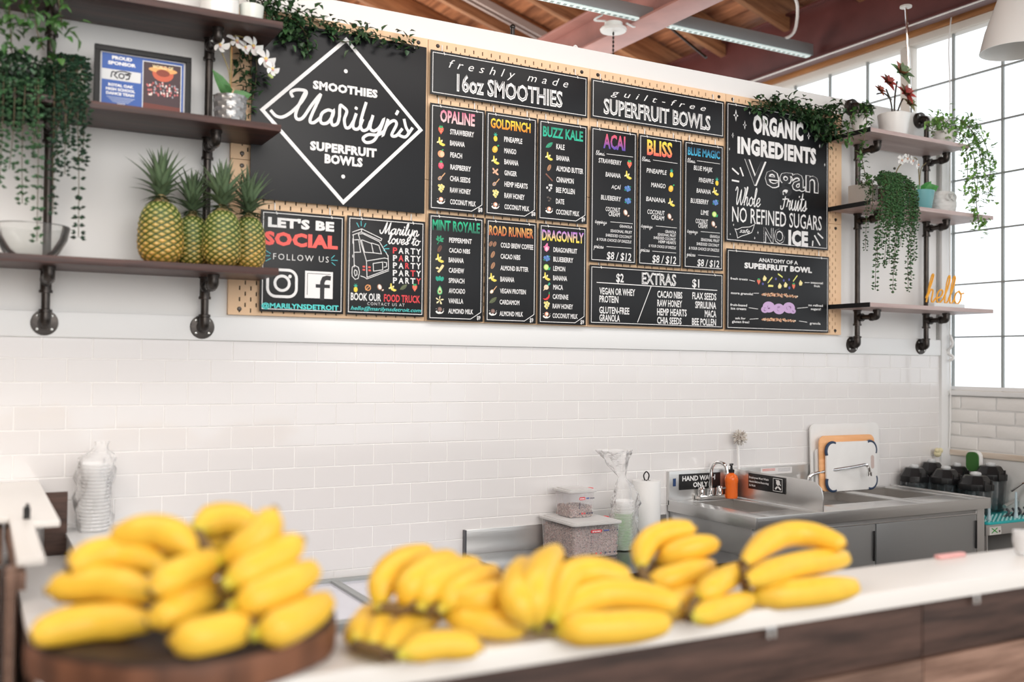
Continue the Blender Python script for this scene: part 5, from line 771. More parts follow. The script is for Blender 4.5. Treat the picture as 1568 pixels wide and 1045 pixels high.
b.col = (.50, .10, .05); b.xz(disc(.342, 2.655, .034, .026, 18), y-.0005); b.col = (.70, .35, .12); b.xz(disc(.342, 2.667, .046, .010, 18), y-.0006); b.col = (.22, .04, .02); b.xz(disc(.342, 2.658, .022, .012), y-.0007)
lettering(b, 'WORLD OF', .308, 2.672, .066, .010, y-.0009, (.9, .75, .4), .02)
rg = random.Random(2)
for k in range(70): b.col = rg.choice([(.55, .15, .15), (.75, .65, .6), (.30, .30, .33), (.45, .10, .10)]); b.xz(disc(.290+rg.random()*.10, 2.580+rg.random()*.045, .003, .004, 6), y-.0008-k*.000005)
b.col = (.14, .03, .02); b.xz([(.280, 2.530), (.399, 2.530), (.399, 2.548), (.280, 2.552)], y-.0006)
for s, x, z, w, h, o in (('PROUD', .182, 2.682, .062, .011, .05), ('SPONSOR', .170, 2.664, .086, .011, .05), ('ROYAL OAK', .172, 2.593, .078, .009, .05), ('HIGH SCHOOL', .165, 2.579, .09, .009, .05), ('DANCE TEAM', .166, 2.565, .086, .009, .05), ('2023', .20, 2.534, .024, .005, .02)): lettering(b, s, x, z, w, h, y-.0004, (.8, .8, .8), o)
for k in range(4): ribbon(b, [(.168+.006*k, 2.557-.005*k), (.254-.006*k, 2.557-.005*k)], .0016, y-.0004, (.5, .55, .65))
ribbon(b, catmull([(.180, 2.622, 0), (.184, 2.640, 0), (.196, 2.636, 0), (.190, 2.630, 0), (.200, 2.620, 0)], 4), .004, y-.0005, (.02, .02, .03)); ribbon(b, catmull([(.196, 2.640, 0), (.215, 2.645, 0), (.240, 2.641, 0), (.222, 2.636, 0)], 4), .004, y-.0006, (.02, .02, .03))
c = disc(.212, 2.629, .008, None, 12); ribbon(b, c+[c[0]], .004, y-.0007, (.02, .02, .03)); ribbon(b, [(.226, 2.634), (.238, 2.634), (.234, 2.622), (.226, 2.620)], .004, y-.0008, (.02, .02, .03))
part('printed_sheet', b, print_m, t, ang=1)
for k, f_ in enumerate((t,)): f_.rotation_euler = (0, 0, 0)
# --- glass bowl
t = thing('glass_bowl', 'large clear glass mixing bowl at the left end of the lowest shelf', 'bowl', (-.045, -.15, 2.012))
part('bowl', MB().lathe([(0, .003), (.055, .003), (.075, .02), (.098, .06), (.106, .098), (.110, .100), (.112, .096), (.104, .058), (.08, .014), (.058, 0), (0, 0)], (-.045, -.155, 2.013), n=40), clear('bowl_glass', (.97, .975, .97), .16, .05, .03, (.9, .9, .9)), t)
# ================================================================ RIGHT-HAND PLANTS
r = random.Random(12); t = thing('ivy_garland', 'dark green ivy garland over the top right pegboard edge', 'garland', (3.3, -.06, 2.95))
b = MB(); st = MB()
for p, n in (([(3.03, -.05, 2.925), (3.12, -.05, 2.955), (3.22, -.05, 2.955), (3.33, -.06, 2.95), (3.45, -.08, 2.94), (3.56, -.10, 2.95)], 130), ([(3.25, -.05, 2.95), (3.38, -.06, 2.93), (3.50, -.07, 2.88), (3.54, -.10, 2.86)], 110), ([(3.36, -.05, 2.94), (3.45, -.05, 2.86), (3.50, -.05, 2.82)], 46), ([(3.10, -.05, 2.95), (3.16, -.05, 2.97), (3.22, -.05, 2.98)], 22), ([(3.40, -.06, 2.93), (3.48, -.07, 2.95), (3.55, -.09, 2.98)], 60)):
    vine(b, st, p, int(n*1.8), .036, .021, DG, r, .024)
plant_parts(t, b, st)
r = random.Random(13); t = thing('potted_ivy', 'small white pot with ivy trailing off the top right shelf\'s left end', 'plant', (3.62, -.16, 2.85))
pot(t, 3.635, -.15, 2.851, .034, .050, .095, pot_white); b = MB(); st = MB()
for p, n in (([(3.62, -.15, 2.94), (3.60, -.2, 2.97), (3.58, -.27, 2.95)], 60), ([(3.64, -.15, 2.94), (3.57, -.24, 2.94), (3.52, -.28, 2.84), (3.505, -.27, 2.72), (3.53, -.27, 2.62), (3.55, -.28, 2.55)], 90), ([(3.60, -.15, 2.94), (3.52, -.20, 2.93), (3.47, -.22, 2.84), (3.465, -.22, 2.76)], 50), ([(3.65, -.15, 2.94), (3.66, -.15, 3.0), (3.69, -.16, 2.98)], 40)): vine(b, st, p, n, .030, .018, MG if n != 60 else DG, r, .012)
plant_parts(t, b, st)
t = thing('succulent', 'red and green succulent rosettes on stalks in a white pot', 'plant', (3.855, -.16, 2.85))
pot(t, 3.855, -.16, 2.851, .062, .078, .125, pot_white)
b = MB().tube(catmull([(3.85, -.16, 2.96), (3.835, -.16, 3.04), (3.80, -.16, 3.10)]), .0045, 6).tube(catmull([(3.86, -.16, 2.96), (3.865, -.16, 3.07), (3.88, -.16, 3.15)]), .005, 6).tube(catmull([(3.87, -.16, 2.96), (3.90, -.16, 3.03), (3.925, -.16, 3.07)]), .0045, 6).tube(catmull([(3.84, -.16, 3.05), (3.80, -.15, 3.08), (3.745, -.15, 3.07)]), .004, 6)
part('stalk', b, mat('dark_stalk', (.06, .05, .04), .6), t)
r = random.Random(14)
for (x, z), s, col, tipc in (((3.80, 3.125), .042, (.35, .06, .05), (.22, .10, .06)), ((3.93, 3.085), .048, (.42, .07, .06), (.20, .13, .07)), ((3.895, 3.185), .058, (.16, .26, .13), (.45, .17, .10)), ((3.745, 3.08), .028, (.30, .08, .05), (.2, .1, .06)), ((3.96, 3.04), .036, (.22, .24, .12), (.4, .15, .1))):
    b = MB()
    for k in range(17):
        a = k*2.4; el = .25+1.0*k/17; d = Vector((1, .2, .15))*math.cos(a)*math.cos(el)+Vector((-.1, .45, .9))*math.sin(a)*math.cos(el)+Vector((-.15, -.85, .5))*math.sin(el)
        leaf(b, Vector((x, -.165, z)), d, Vector((-.15, -.85, .5)), s*(1.5-.035*k), s*.72, rcol(r, col if k % 3 else tipc, .3), .3)
    part('rosette', b, leaf_m, t, ang=30)
r = random.Random(15); t = thing('trailing_plant', 'light green leafy plant trailing from a white bowl by the window', 'plant', (4.20, -.17, 2.85))
part('pot', MB().lathe([(0, 0), (.040, 0), (.045, .004), (.064, .075), (.06, .075), (.05, .06), (0, .06)], (4.205, -.19, 2.851)), pot_white, t)
b = MB(); st = MB()
for p, n in (([(4.17, -.18, 2.93), (4.20, -.24, 2.99), (4.28, -.28, 2.94), (4.34, -.29, 2.84), (4.36, -.29, 2.74)], 70), ([(4.2, -.18, 2.93), (4.28, -.24, 2.97), (4.38, -.28, 2.90), (4.44, -.28, 2.78), (4.44, -.28, 2.68)], 65), ([(4.17, -.2, 2.93), (4.22, -.28, 2.90), (4.28, -.30, 2.80), (4.33, -.29, 2.68), (4.32, -.29, 2.56), (4.34, -.29, 2.44)], 80), ([(4.12, -.18, 2.93), (4.10, -.22, 2.97), (4.06, -.24, 2.95)], 36), ([(4.2, -.2, 2.93), (4.24, -.28, 2.84), (4.25, -.29, 2.70), (4.22, -.29, 2.58)], 34), ([(4.3, -.28, 2.93), (4.37, -.29, 2.8), (4.40, -.29, 2.66), (4.45, -.29, 2.60)], 36), ([(4.31, -.29, 2.62), (4.33, -.29, 2.50), (4.345, -.29, 2.42)], 26)): vine(b, st, p, n*2, .032, .017, (.16, .34, .07) if n > 40 else LG, r, .026)
plant_parts(t, b, st)
t = thing('vine_pot', 'beige square pot with ivy spilling, left end of the middle right shelf', 'plant', (3.66, -.15, 2.499))
part('pot', MB().box(3.60, 3.70, -.20, -.10, 2.50, 2.60), mat('beige_stoneware', (.50, .46, .42), .6, bump=.3, bscale=60), t, .004)
r = random.Random(16); b = MB(); st = MB()
for p, n in (([(3.65, -.15, 2.60), (3.61, -.22, 2.62), (3.57, -.28, 2.57), (3.545, -.3, 2.50), (3.54, -.3, 2.45)], 60), ([(3.66, -.15, 2.60), (3.70, -.2, 2.63), (3.73, -.26, 2.60)], 40), ([(3.64, -.15, 2.6), (3.58, -.2, 2.61), (3.52, -.27, 2.56)], 40)): vine(b, st, p, n, .018, .010, DG, r, .010)
beads(b, st, [(3.57, -.27, 2.56), (3.52, -.295, 2.51), (3.515, -.29, 2.4), (3.51, -.29, 2.26)], .010, .006, DG, r)
plant_parts(t, b, st)
r = random.Random(17); t = thing('bead_plant', 'large cascade of tiny green beaded leaves over the middle right shelf', 'plant', (3.78, -.17, 2.499))
pot(t, 3.79, -.16, 2.50, .05, .06, .09, mat('terracotta_dark', (.25, .2, .18), .6)); S = []
ends = [(3.56, 2.07), (3.60, 2.28), (3.62, 2.185), (3.655, 2.20), (3.68, 2.065), (3.70, 2.27), (3.735, 2.29), (3.79, 2.075), (3.81, 2.14), (3.83, 2.225), (3.76, 2.33), (3.575, 2.18), (3.645, 2.34), (3.72, 2.38), (3.80, 2.34), (3.69, 2.16)]
for k, (x, ze) in enumerate(ends):
    S.append([(3.775+.04*math.cos(k), -.17, 2.60), (3.73+(x-3.69)*.4, -.24, 2.655-.015*(k % 3)), (x*.6+3.70*.4+.02, -.30, 2.60), (x+.015, -.315, 2.46), (x+r.uniform(-.01, .01), -.31, (2.46+ze)/2), (x, -.305, ze)])
for k in range(30):
    x = 3.58+.26*r.random(); S.append([(3.76, -.18, 2.60), (3.66+(x-3.58)*.55, -.24+r.uniform(-.03, .03), 2.64+r.uniform(-.02, .012)), (x+.01, -.31, 2.57+r.uniform(-.03, .01)), (x, -.318, 2.44+r.uniform(-.06, .03))])
bead_plant(t, S, None, r, (.055, .13, .05), .0076, .0092, .0125)
t = thing('orchid', 'pale orchid in a teal pot on the middle right shelf', 'plant', (4.05, -.17, 2.499))
pot(t, 4.055, -.16, 2.50, .052, .070, .108, mat('teal_glaze', (.14, .36, .38), .25))
b = MB()
for d, L in (((.8, -.3, .35), .11), ((-.6, -.3, .3), .06), ((.3, -.6, .6), .07)): leaf(b, Vector((4.055, -.16, 2.60)), Vector(d), Vector((.1, -1, .4)), L*1.1, .062, (.06, .26, .06), .12)
part('broad_leaves', b, leaf_m, t, ang=20)
part('flower_stem', MB().tube(catmull([(4.05, -.16, 2.60), (4.045, -.16, 2.70), (4.03, -.16, 2.77), (3.96, -.17, 2.765), (3.88, -.18, 2.72), (3.85, -.18, 2.68)]), .0028, 6).tube(catmull([(4.05, -.16, 2.62), (4.06, -.16, 2.72), (4.10, -.16, 2.76)]), .002, 6), mat('green_brown_stem'), t)
for k, (x, z) in enumerate(((3.88, 2.745), (3.92, 2.758), (3.96, 2.752), (4.0, 2.735))): flower(t, (x, -.19, z), .030, (-.2+.2*k, -1, -.2), k, (.7, .45, .3))
b = MB(); b.col = (.05, .05, .04)
for x, z in ((3.84, 2.70), (3.855, 2.675), (3.835, 2.665), (4.10, 2.765)): b = MB(); b.col = (.05, .05, .04); b.sphere((x, -.18, z), .007, 8); part('bud', b, leaf_m, t)
# white textured owl-like vase
t = thing('textured_vase', 'white ceramic vase with carved scale relief beside the teal pot', 'vase', (4.235, -.16, 2.499))
b = MB(); n, m = 48, 26; vs = []
for j in range(m+1):
    for i in range(n):
        v = j/m; fa = abs(((i/n*10+(.5 if int(v*6) % 2 else 0)) % 1)-.5)*2; fb = (v*6) % 1; rr = .058+.012*math.sin(PI*v)+.004*(1-max(fa, fb))
        vs.append((4.235+rr*math.cos(2*PI*i/n), -.16+rr*.8*math.sin(2*PI*i/n), 2.50+v*.118))
b.add(vs, [(j*n+i, j*n+(i+1) % n, (j+1)*n+(i+1) % n, (j+1)*n+i) for j in range(m) for i in range(n)]+[tuple(range(n-1, -1, -1)), tuple(m*n+i for i in range(n))])
part('body', b, mat('matt_white_ceramic', (.66, .66, .65), .6), t, ang=25)
for sx in (-.028, .012): part('ring_relief', MB().tube([(4.225+sx+.017*math.cos(a*.5236), -.222+.004*abs(sx), 2.585+.017*math.sin(a*.5236)) for a in range(13)], .003, 6), mat('matt_white_ceramic'), t)
# --- hello sign
t = thing('hello_sign', 'small orange cursive hello sign on a pale stand, lowest right shelf', 'sign', (4.25, -.14, 2.01))
part('stand', MB().box(4.16, 4.40, -.165, -.125, 2.0105, 2.040), mat('pale_acrylic', (.72, .75, .76), .2), t, .003)
ps, k = hw_paths('hello', 4.115, 2.042, .285); b = MB()
for p in ps: b.tube(catmull([(a, -.145, z) for a, z in p], 5), .0043, 8)
part('cursive_tubing', b, mat('orange_tubing', (.90, .42, .02), .4), t)
# ================================================================ SINK UNIT
t = thing('sink_counter', 'stainless steel sink counter with cupboard doors under the cutting boards', 'counter', (3.29, -.29, .15))
sx0, sx1, sy = 2.568, 4.008, -.575; zd = 1.09
H = [(2.655, 2.895, -.44, -.075), (3.10, 3.56, -.42, -.07), (3.63, 3.92, -.40, -.06)]     # basin openings x0 x1 y0 y1
b = MB(); xs = [sx0]+[q for h in H for q in h[:2]]+[sx1]
for i in range(0, len(xs)-1, 2): b.box(xs[i], xs[i+1], sy, -.03, zd-.008, zd)
for h in H: b.box(h[0], h[1], sy, h[2], zd-.008, zd).box(h[0], h[1], h[3], -.03, zd-.008, zd)
b.box(sx0, sx1, sy-.012, sy, zd-.045, zd+.004).box(sx0-.010, sx0, sy-.012, -.02, zd-.045, zd+.004).box(sx1, sx1+.01, sy-.012, -.02, zd-.045, zd+.004)
part('deck', b, steel, t, .0015)
for h in H:
    b = MB(); x0, x1, y0, y1 = h; d = .20; th = .003
    b.box(x0-th, x0, y0, y1, zd-d, zd-.008).box(x1, x1+th, y0, y1, zd-d, zd-.008).box(x0, x1, y0-th, y0, zd-d, zd-.008).box(x0, x1, y1, y1+th, zd-d, zd-.008).box(x0, x1, y0, y1, zd-d-th, zd-d)
    o = part('basin', b, mat('basin_steel', (.45, .43, .41), .35, metal=.85, var=.1, vscale=4), t)
    part('drain', MB().lathe([(0, .003), (.02, .002), (.035, .004), (.04, .0)], ((x0+x1)/2, (y0+y1)/2, zd-d)), chrome, o)
part('splashback', MB().box(sx0-.01, 3.62, -.030, -.010, zd-.02, 1.222), steel, t, .002)
part('cabinet_body', MB().box(sx0, sx1, -.555, -.02, .25, zd-.045), steel_dark, t, .002)
part('corner_post', MB().box(sx1-.055, sx1-.002, -.562, -.554, .25, zd-.05), steel, t, .001)
for x0, x1 in ((2.60, 3.262), (3.272, 3.945)):
    d = part('door', MB().box(x0, x1, -.566, -.556, .30, 1.018), mat('door_steel', (.42, .43, .435), .38, metal=.85, bump=.1, bscale=150, stretch=(.05, 1, 1), var=.08, vscale=2.5), t, .002)
    part('handle', MB().box(x1-.012, x1-.004, -.572, -.566, .86, .99), black_plastic, d, .001)
part('frame_edge', MB().box(2.60, 3.95, -.562, -.556, 1.019, 1.023), chrome, t)
for x in (sx0+.04, sx1-.04):
    for y in (-.5, -.08): part('leg', MB().tube([(x, y, .15), (x, y, .26)], .02), steel, t)
# partition between hand sink and prep sinks
t2 = thing('sink_partition', 'upright stainless splash partition with rounded front corner between the sinks', 'partition', (2.93, -.3, zd))
P = [(-.032, zd+.004), (-.032, 1.222), (-.50, 1.218), (-.545, 1.212), (-.575, 1.19), (-.585, 1.16), (-.585, zd+.004)]
part('panel', MB().prism(P, 2.928, 2.934, ax='x'), steel, t2, .001)
s = thing('hygiene_sign', 'black Employees Must Wash Hands sign stuck on the sink partition', 'sign', (2.924, -.26, 1.18))
part('plate', MB().box(2.9235, 2.9275, -.372, -.140, 1.142, 1.213), black_plastic, s, .001)
def lett_x(s_, y0, z, w, h, x, off=.02):          # lettering on a surface facing -x, reading towards -y
    b = MB(); lettering(b, s_, 0, z, w, h, 0, WHT, off); b.v = [(x, y0-q[0], q[2]) for q in b.v]; return b
for s_, z in (('Employees Must Wash', 1.190), ('Hands Before Returning', 1.172), ('To Work', 1.154)): part('lettering', lett_x(s_, -.146, z, .125 if s_ != 'To Work' else .042, .009, 2.9232), print_m, s, ang=1)
b = MB(); L2 = lambda pts, w: ribbon(b, pts, w, 0, WHT)
c = [(.300, 1.150), (.355, 1.150), (.355, 1.205), (.300, 1.205), (.300, 1.150)]; L2(c, .0022); b.xz(disc(.330, 1.188, .012), 0); ribbon(b, [(.315, 1.160), (.328, 1.172), (.345, 1.160)], .008, -.0001); ribbon(b, [(.318, 1.198), (.345, 1.178)], .005, -.0002)
b.v = [(2.9231-(.0001 if q[1] else 0), -q[0], q[2]) for q in b.v]; part('hand_washing_symbol', b, print_m, s, ang=1)
s = thing('hand_wash_sign', 'black HAND WASH ONLY sign on the splashback behind the tall tap', 'sign', (2.73, -.034, 1.17))
part('plate', MB().box(2.612, 2.850, -.0345, -.0305, 1.137, 1.208), black_plastic, s, .001)
b = MB(); lettering(b, 'HAND WASH', 2.628, 1.177, .190, .022, -.0350, WHT, .025); lettering(b, 'ONLY', 2.690, 1.147, .085, .022, -.0350, WHT, .025); part('lettering', b, print_m, s, ang=1)
b = MB(); b.col = (.03, .08, .2); b.xz([(2.578, 1.155), (2.594, 1.155), (2.594, 1.190), (2.578, 1.190)], 0); o = solid('label_sticker', MB().box(2.578, 2.594, -.0318, -.0305, 1.155, 1.190), mat('dark_blue_sticker', (.02, .05, .14), .4), 'small dark blue sticker left of the HAND WASH sign', 'sticker', (2.586, -.031, 1.17))
s = thing('notice_sticker', 'pale printed notice with red text on the splashback behind the partition', 'sticker', (3.2, -.031, 1.2))
part('paper', MB().box(3.10, 3.30, -.0318, -.0305, 1.185, 1.215), mat('pale_paper', (.70, .68, .67), .5), s)
b = MB(); [ribbon(b, [(3.11, 1.209-.006*k), (3.19, 1.209-.006*k)], .003, -.0320, (.65, .15, .12)) for k in range(2)]; [ribbon(b, [(3.21, 1.209-.006*k), (3.29, 1.209-.006*k)], .002, -.0320, (.35, .35, .38)) for k in range(3)]; part('printed_lines', b, print_m, s, ang=1)
# hand basin tap
t = thing('gooseneck_tap', 'chrome gooseneck tap with two lever handles at the hand sink', 'tap', (2.775, -.05, zd))
part('base', MB().box(2.700, 2.850, -.075, -.035, zd+.001, zd+.022), chrome, t, .006)
part('spout', MB().tube(catmull([(2.775, -.055, zd+.02), (2.775, -.055, 1.20), (2.778, -.065, 1.245), (2.79, -.09, 1.262), (2.80, -.125, 1.25), (2.803, -.135, 1.215)], 8), .0085, 12).lathe([(.013, 0), (.013, .03), (.009, .035)], (2.775, -.055, zd+.018)), chrome, t)
for x in (2.722, 2.828):
    h = part('handle', MB().lathe([(0, 0), (.014, 0), (.015, .012), (.012, .028), (.015, .034), (.012, .04), (0, .04)], (x, -.055, zd+.018)).bar((x, -.055, zd+.048), (x-(.02 if x < 2.77 else -.02), -.075, zd+.052), .012, .008), chrome, t)
t = thing('soap_bottle', 'orange pump soap bottle beside the gooseneck tap', 'bottle', (2.885, -.065, zd))
part('bottle_body', MB().lathe([(0, 0), (.026, 0), (.029, .006), (.029, .07), (.031, .075), (.031, .09), (.026, .104), (.012, .114), (.012, .12), (0, .12)], (2.885, -.07, zd+.0008)), mat('orange_plastic', (.85, .16, .02), .25), t)
part('pump', MB().lathe([(.013, 0), (.014, .014), (.006, .016), (.005, .034), (.009, .036), (.009, .042), (0, .043)], (2.885, -.07, zd+.118)).bar((2.885, -.07, zd+.157), (2.86, -.09, zd+.155), .007), black_plastic, t)
b = MB(); [b.add([(2.885+.0295*math.cos(a), -.07+.0295*math.sin(a), zd+.03+k*.013), (2.885+.0295*math.cos(a+.7), -.07+.0295*math.sin(a+.7), zd+.03+k*.013), (2.885+.0295*math.cos(a+.7), -.07+.0295*math.sin(a+.7), zd+.034+k*.013), (2.885+.0295*math.cos(a), -.07+.0295*math.sin(a), zd+.034+k*.013)], [(0, 1, 2, 3)]) for k in range(3) for a in (4.2,)]; b.c = [(.75, .1, .02)]*len(b.v); part('printed_label', b, print_m, t)
# dish brush leaning against the wall
t = thing('dish_brush', 'white handled dish brush standing upright against the tiles', 'brush', (2.955, -.055, zd))
part('brush_handle', MB().tube([(2.955, -.05, zd+.002), (2.95, -.04, 1.33)], .006, 8), hook_m, t)
b = MB(); rg = random.Random(4)
for k in range(140):
    d = Vector((rg.gauss(0, 1), rg.gauss(0, 1), rg.gauss(.2, 1))).normalized(); c = Vector((2.947, -.055, 1.365)); b.col = rg.choice([(.62, .58, .52), (.45, .40, .36), (.75, .72, .68)])
    b.tube([c+d*.012, c+d*rg.uniform(.028, .040)], .0022, 3)
b.sphere((2.947, -.055, 1.365), .020, 10); part('bristles', b, mat('brush_bristle', (.6, .55, .5), .7, vcol=True), t, kind='stuff')
# long swivel tap
t = thing('swivel_tap', 'long low chrome swivel tap in front of the cutting boards', 'tap', (3.385, -.05, zd))
part('spout', MB().tube(catmull([(3.385, -.06, zd+.002), (3.386, -.06, 1.15), (3.40, -.065, 1.175), (3.46, -.085, 1.19), (3.60, -.14, 1.212), (3.655, -.16, 1.222), (3.675, -.165, 1.212), (3.68, -.168, 1.180)], 8), .0085, 12).tube([(3.680, -.168, 1.186), (3.681, -.168, 1.168)], .012, 12), chrome, t)
part('base', MB().lathe([(0, 0), (.025, 0), (.025, .012), (.014, .016), (.014, .04), (0, .04)], (3.385, -.06, zd+.0006)), chrome, t)
part('handle', MB().lathe([(.012, 0), (.014, .02), (0, .03)], (3.44, -.05, zd+.001)).bar((3.44, -.05, zd+.028), (3.475, -.075, zd+.032), .01), chrome, t)
# cutting boards
def rrect(x0, x1, z0, z1, r, n=6):
    P = []
    for cx, cz, a0 in ((x1-r, z1-r, 0), (x0+r, z1-r, 90), (x0+r, z0+r, 180), (x1-r, z0+r, 270)): P += [(cx+r*math.cos(math.radians(a0+90*k/n)), cz+r*math.sin(math.radians(a0+90*k/n))) for k in range(n+1)]
    return P
def board(name, x0, x1, h, yb, lean, th, m, label, rad=.035, slot=False, cor=False, dz=0):
    t = thing(name, label, 'cutting board', ((x0+x1)/2, yb, zd), 'cutting boards behind the sink')
    z0 = zd+.003+dz; P = rrect(x0, x1, z0, z0+h, rad)
    tilt = lambda b: setattr(b, 'v', [(q[0], q[1]+(q[2]-z0)*lean, q[2]) for q in b.v])
    b = MB().prism(P, yb-th, yb); tilt(b); part('board_panel', b, m, t, .0012)
    if slot:
        b = MB().prism(rrect(x1-.045, x1-.022, z0+h*.42, z0+h*.70, .011, 4), yb-th-.0006, yb-th); tilt(b); part('handle_slot', b, mat('greyed_pink_slot', (.55, .45, .42), .6), t)
    if cor:
        for k, (cx, cz, a0) in enumerate(((x1-rad, z0+h-rad, 0), (x0+rad, z0+h-rad, 90), (x0+rad, z0+rad, 180), (x1-rad, z0+rad, 270))):
            pts = [(cx+(rad-.002)*math.cos(math.radians(a)), yb-th/2, cz+(rad-.002)*math.sin(math.radians(a))) for a in range(a0-25, a0+116, 14)]
            pts = [(p[0], p[1]+(p[2]-z0)*lean, p[2]) for p in pts]; part('rubber_corner', MB().tube(pts, .0075, 8), mat('navy_rubber', (.02, .045, .10), .5), t)
    return t
plastic_w = mat('white_cutting_plastic', (.78, .78, .77), .45, var=.03, vscale=10)
board('cutting_board', 3.415, 3.895, .325, -.040, .035, .010, plastic_w, 'largest white cutting board, rearmost against the tiles', .03)
board('cutting_board', 3.425, 3.60, .205, -.060, .03, .010, mat('grey_white_plastic', (.66, .66, .65), .5), 'narrow greyish white board peeking out at the left of the stack', .02)
board('cutting_board', 3.435, 3.815, .270, -.078, .03, .010, wood('orange_bamboo_board', (.62, .30, .12), (.80, .46, .24), .5, 0, 5, .1), 'orange tan cutting board between the white ones', .035)
board('cutting_board', 3.455, 3.805, .240, -.100, .03, .011, plastic_w, 'front white cutting board with navy rubber corners and a hand slot', .045, True, True)
# ================================================================ RIGHT TABLE WITH BLENDER JARS
zt = .965
t = thing('side_table', 'stainless side table in the corner beside the window wall', 'table', (4.25, -.3, .15))
part('table_top', MB().box(4.022, 4.462, -.56, -.02, zt-.055, zt-.004), steel, t, .003)
for x in (4.045, 4.44):
    for y in (-.53, -.06): part('leg', MB().tube([(x, y, .15), (x, y, zt-.055)], .018), steel, t)
part('under_shelf', MB().box(4.03, 4.455, -.55, -.03, .45, .47), steel_dark, t)
part('back_panel', MB().box(4.03, 4.455, -.05, -.04, .47, zt-.06), black_plastic, t)
s = thing('sticker_label', 'white sticker with a green cross mark on the side table edge', 'sticker', (4.09, -.562, .93))
part('paper', MB().box(4.045, 4.130, -.5625, -.5605, .912, .950), mat('white_sticker_paper', (.75, .75, .72), .4), s)
b = MB(); ribbon(b, [(4.060, .943), (4.10, .921)], .005, -.563, (.03, .35, .05)); ribbon(b, [(4.060, .921), (4.10, .943)], .005, -.5631, (.03, .35, .05)); b.col = (.1, .05, .05); b.xz([(4.112, .922), (4.122, .922), (4.122, .932), (4.112, .932)], -.563); part('mark', b, print_m, s, ang=1)
s = thing('drying_mat', 'teal drying mat with small clear nubs under the blender jars', 'mat', (4.24, -.3, zt))
part('mat_sheet', MB().prism(rrect(4.026, 4.458, -.572, -.04, .02, 4), zt-.0035, zt+.009, ax='z'), mat('teal_silicone', (.03, .46, .48), .4), s, .003)
b = MB()
for i in range(26):
    for j in range(7): b.lathe([(.004, 0), (.003, .006), (0, .007)], (4.04+i*.0162, -.56+j*.02+(i % 2)*.008, zt+.009), n=6)
part('nubs', b, mat('pale_teal_nub', (.35, .62, .62), .3), s, kind='stuff')
jar_m = clear('smoky_polycarbonate', (.86, .89, .91), .35, .05, .08, (.5, .53, .55))
def jar(x, y, w, h, lh, label, rot=0., z=None, tiltx=0.):
    z = zt+.0095 if z is None else z
    t = thing('blender_jar', label, 'blender jar', (x, y, z), 'blender jars on the drying mat')
    b = MB(); n = 32; vs = []
    sq = lambda a, r: r/max(abs(math.cos(a)), abs(math.sin(a)))*.35+r*.65*1.1
    for r0, zz in ((w*.36, 0), (w*.40, .01), (w*.47, h), (w*.455, h), (w*.385, .014), (0.0, .014)):
        for k in range(n):
            a = 2*PI*k/n; rr = sq(a, r0); vs.append((x+rr*math.cos(a), y+rr*math.sin(a), z+zz))
    b.add(vs, [(i*n+k, i*n+(k+1) % n, (i+1)*n+(k+1) % n, (i+1)*n+k) for i in range(5) for k in range(n)])
    part('jar_body', b, jar_m, t)
    b = MB(); vs = []; lz = z+h
    for r0, zz in ((w*.5, -.028), (w*.545, -.026), (w*.555, .004), (w*.50, .010), (w*.36, lh*.75), (w*.33, lh*.82), (0, lh*.82)):
        for k in range(8):
            a = 2*PI*(k+.5)/8; rr = r0*1.08; vs.append((x+rr*math.cos(a), y+rr*math.sin(a), lz+zz))
    b.add(vs, [(i*8+k, i*8+(k+1) % 8, (i+1)*8+(k+1) % 8, (i+1)*8+k) for i in range(6) for k in range(8)])
    part('lid', b, black_plastic, t, .003, 25)
    part('lid_plug', MB().lathe([(w*.17, 0), (w*.19, .008), (w*.16, .016), (w*.10, .018), (w*.09, .013), (0, .013)], (x, y, lz+lh*.80), n=16), mat('clear_grey_plug', (.55, .57, .58), .15), t)
    for k in (-1, 1): part('latch', MB().box(x-w*.12+k*w*.18, x-w*.06+k*w*.18, y-w*.56, y-w*.50, lz-.022, lz+.028), black_plastic, t, .002)
    b = MB()
    for k in range(9): b.box(x-w*.08, x+w*.08, y-w*.47, y-w*.462, z+.03+k*.016, z+.032+k*.016)
    return t
jar(4.095, -.095, .125, .165, .055, 'blender jar with black lid nearest the tiled wall')
jar(4.255, -.075, .115, .185, .055, 'blender jar standing behind, its lid tops the back row')
jar(4.185, -.215, .130, .165, .055, 'blender jar with black lid second in the front row')
jar(4.385, -.13, .115, .165, .055, 'blender jar in the back row nearest the window wall')
jar(4.200, -.375, .145, .150, .055, 'blender jar with the lowest and widest black lid, at the front')
jar(4.385, -.325, .135, .185, .055, 'rightmost tall blender jar with its grey body fully visible')
t = thing('jar_handle_tool', 'small metal scoop sticking out beside the rightmost blender jar', 'utensil', (4.45, -.44, 1.08)); part('scoop', MB().bar((4.40, -.43, 1.085), (4.44, -.46, 1.125), .018, .004).tube([(4.44, -.46, 1.125), (4.455, -.475, 1.135)], .005), chrome, t)
t = thing('drying_rack', 'grey dish rack with upright pegs on the right part of the teal mat', 'rack', (4.36, -.48, zt+.01))
for k, (x, y, hh) in enumerate(((4.085, -.53, .10), (4.29, -.53, .125))): part('peg', MB().lathe([(.012, 0), (.007, .03), (.005, hh), (0, hh+.002)], (x, y, zt+.0095), n=10), mat('pale_blue_peg', (.48, .60, .66), .3), t)
for k in range(5): part('rack_tine', MB().tube(catmull([(4.25+.045*k, -.50, zt+.012), (4.25+.045*k, -.52, zt+.035), (4.262+.045*k, -.50, zt+.05)]), .006, 6), mat('dark_grey_plastic', (.07, .075, .085), .4), t)
part('rack_rail', MB().tube([(4.23, -.50, zt+.014), (4.46, -.50, zt+.02)], .006, 6).tube([(4.30, -.46, zt+.055), (4.46, -.42, zt+.075)], .009, 8), steel, t)
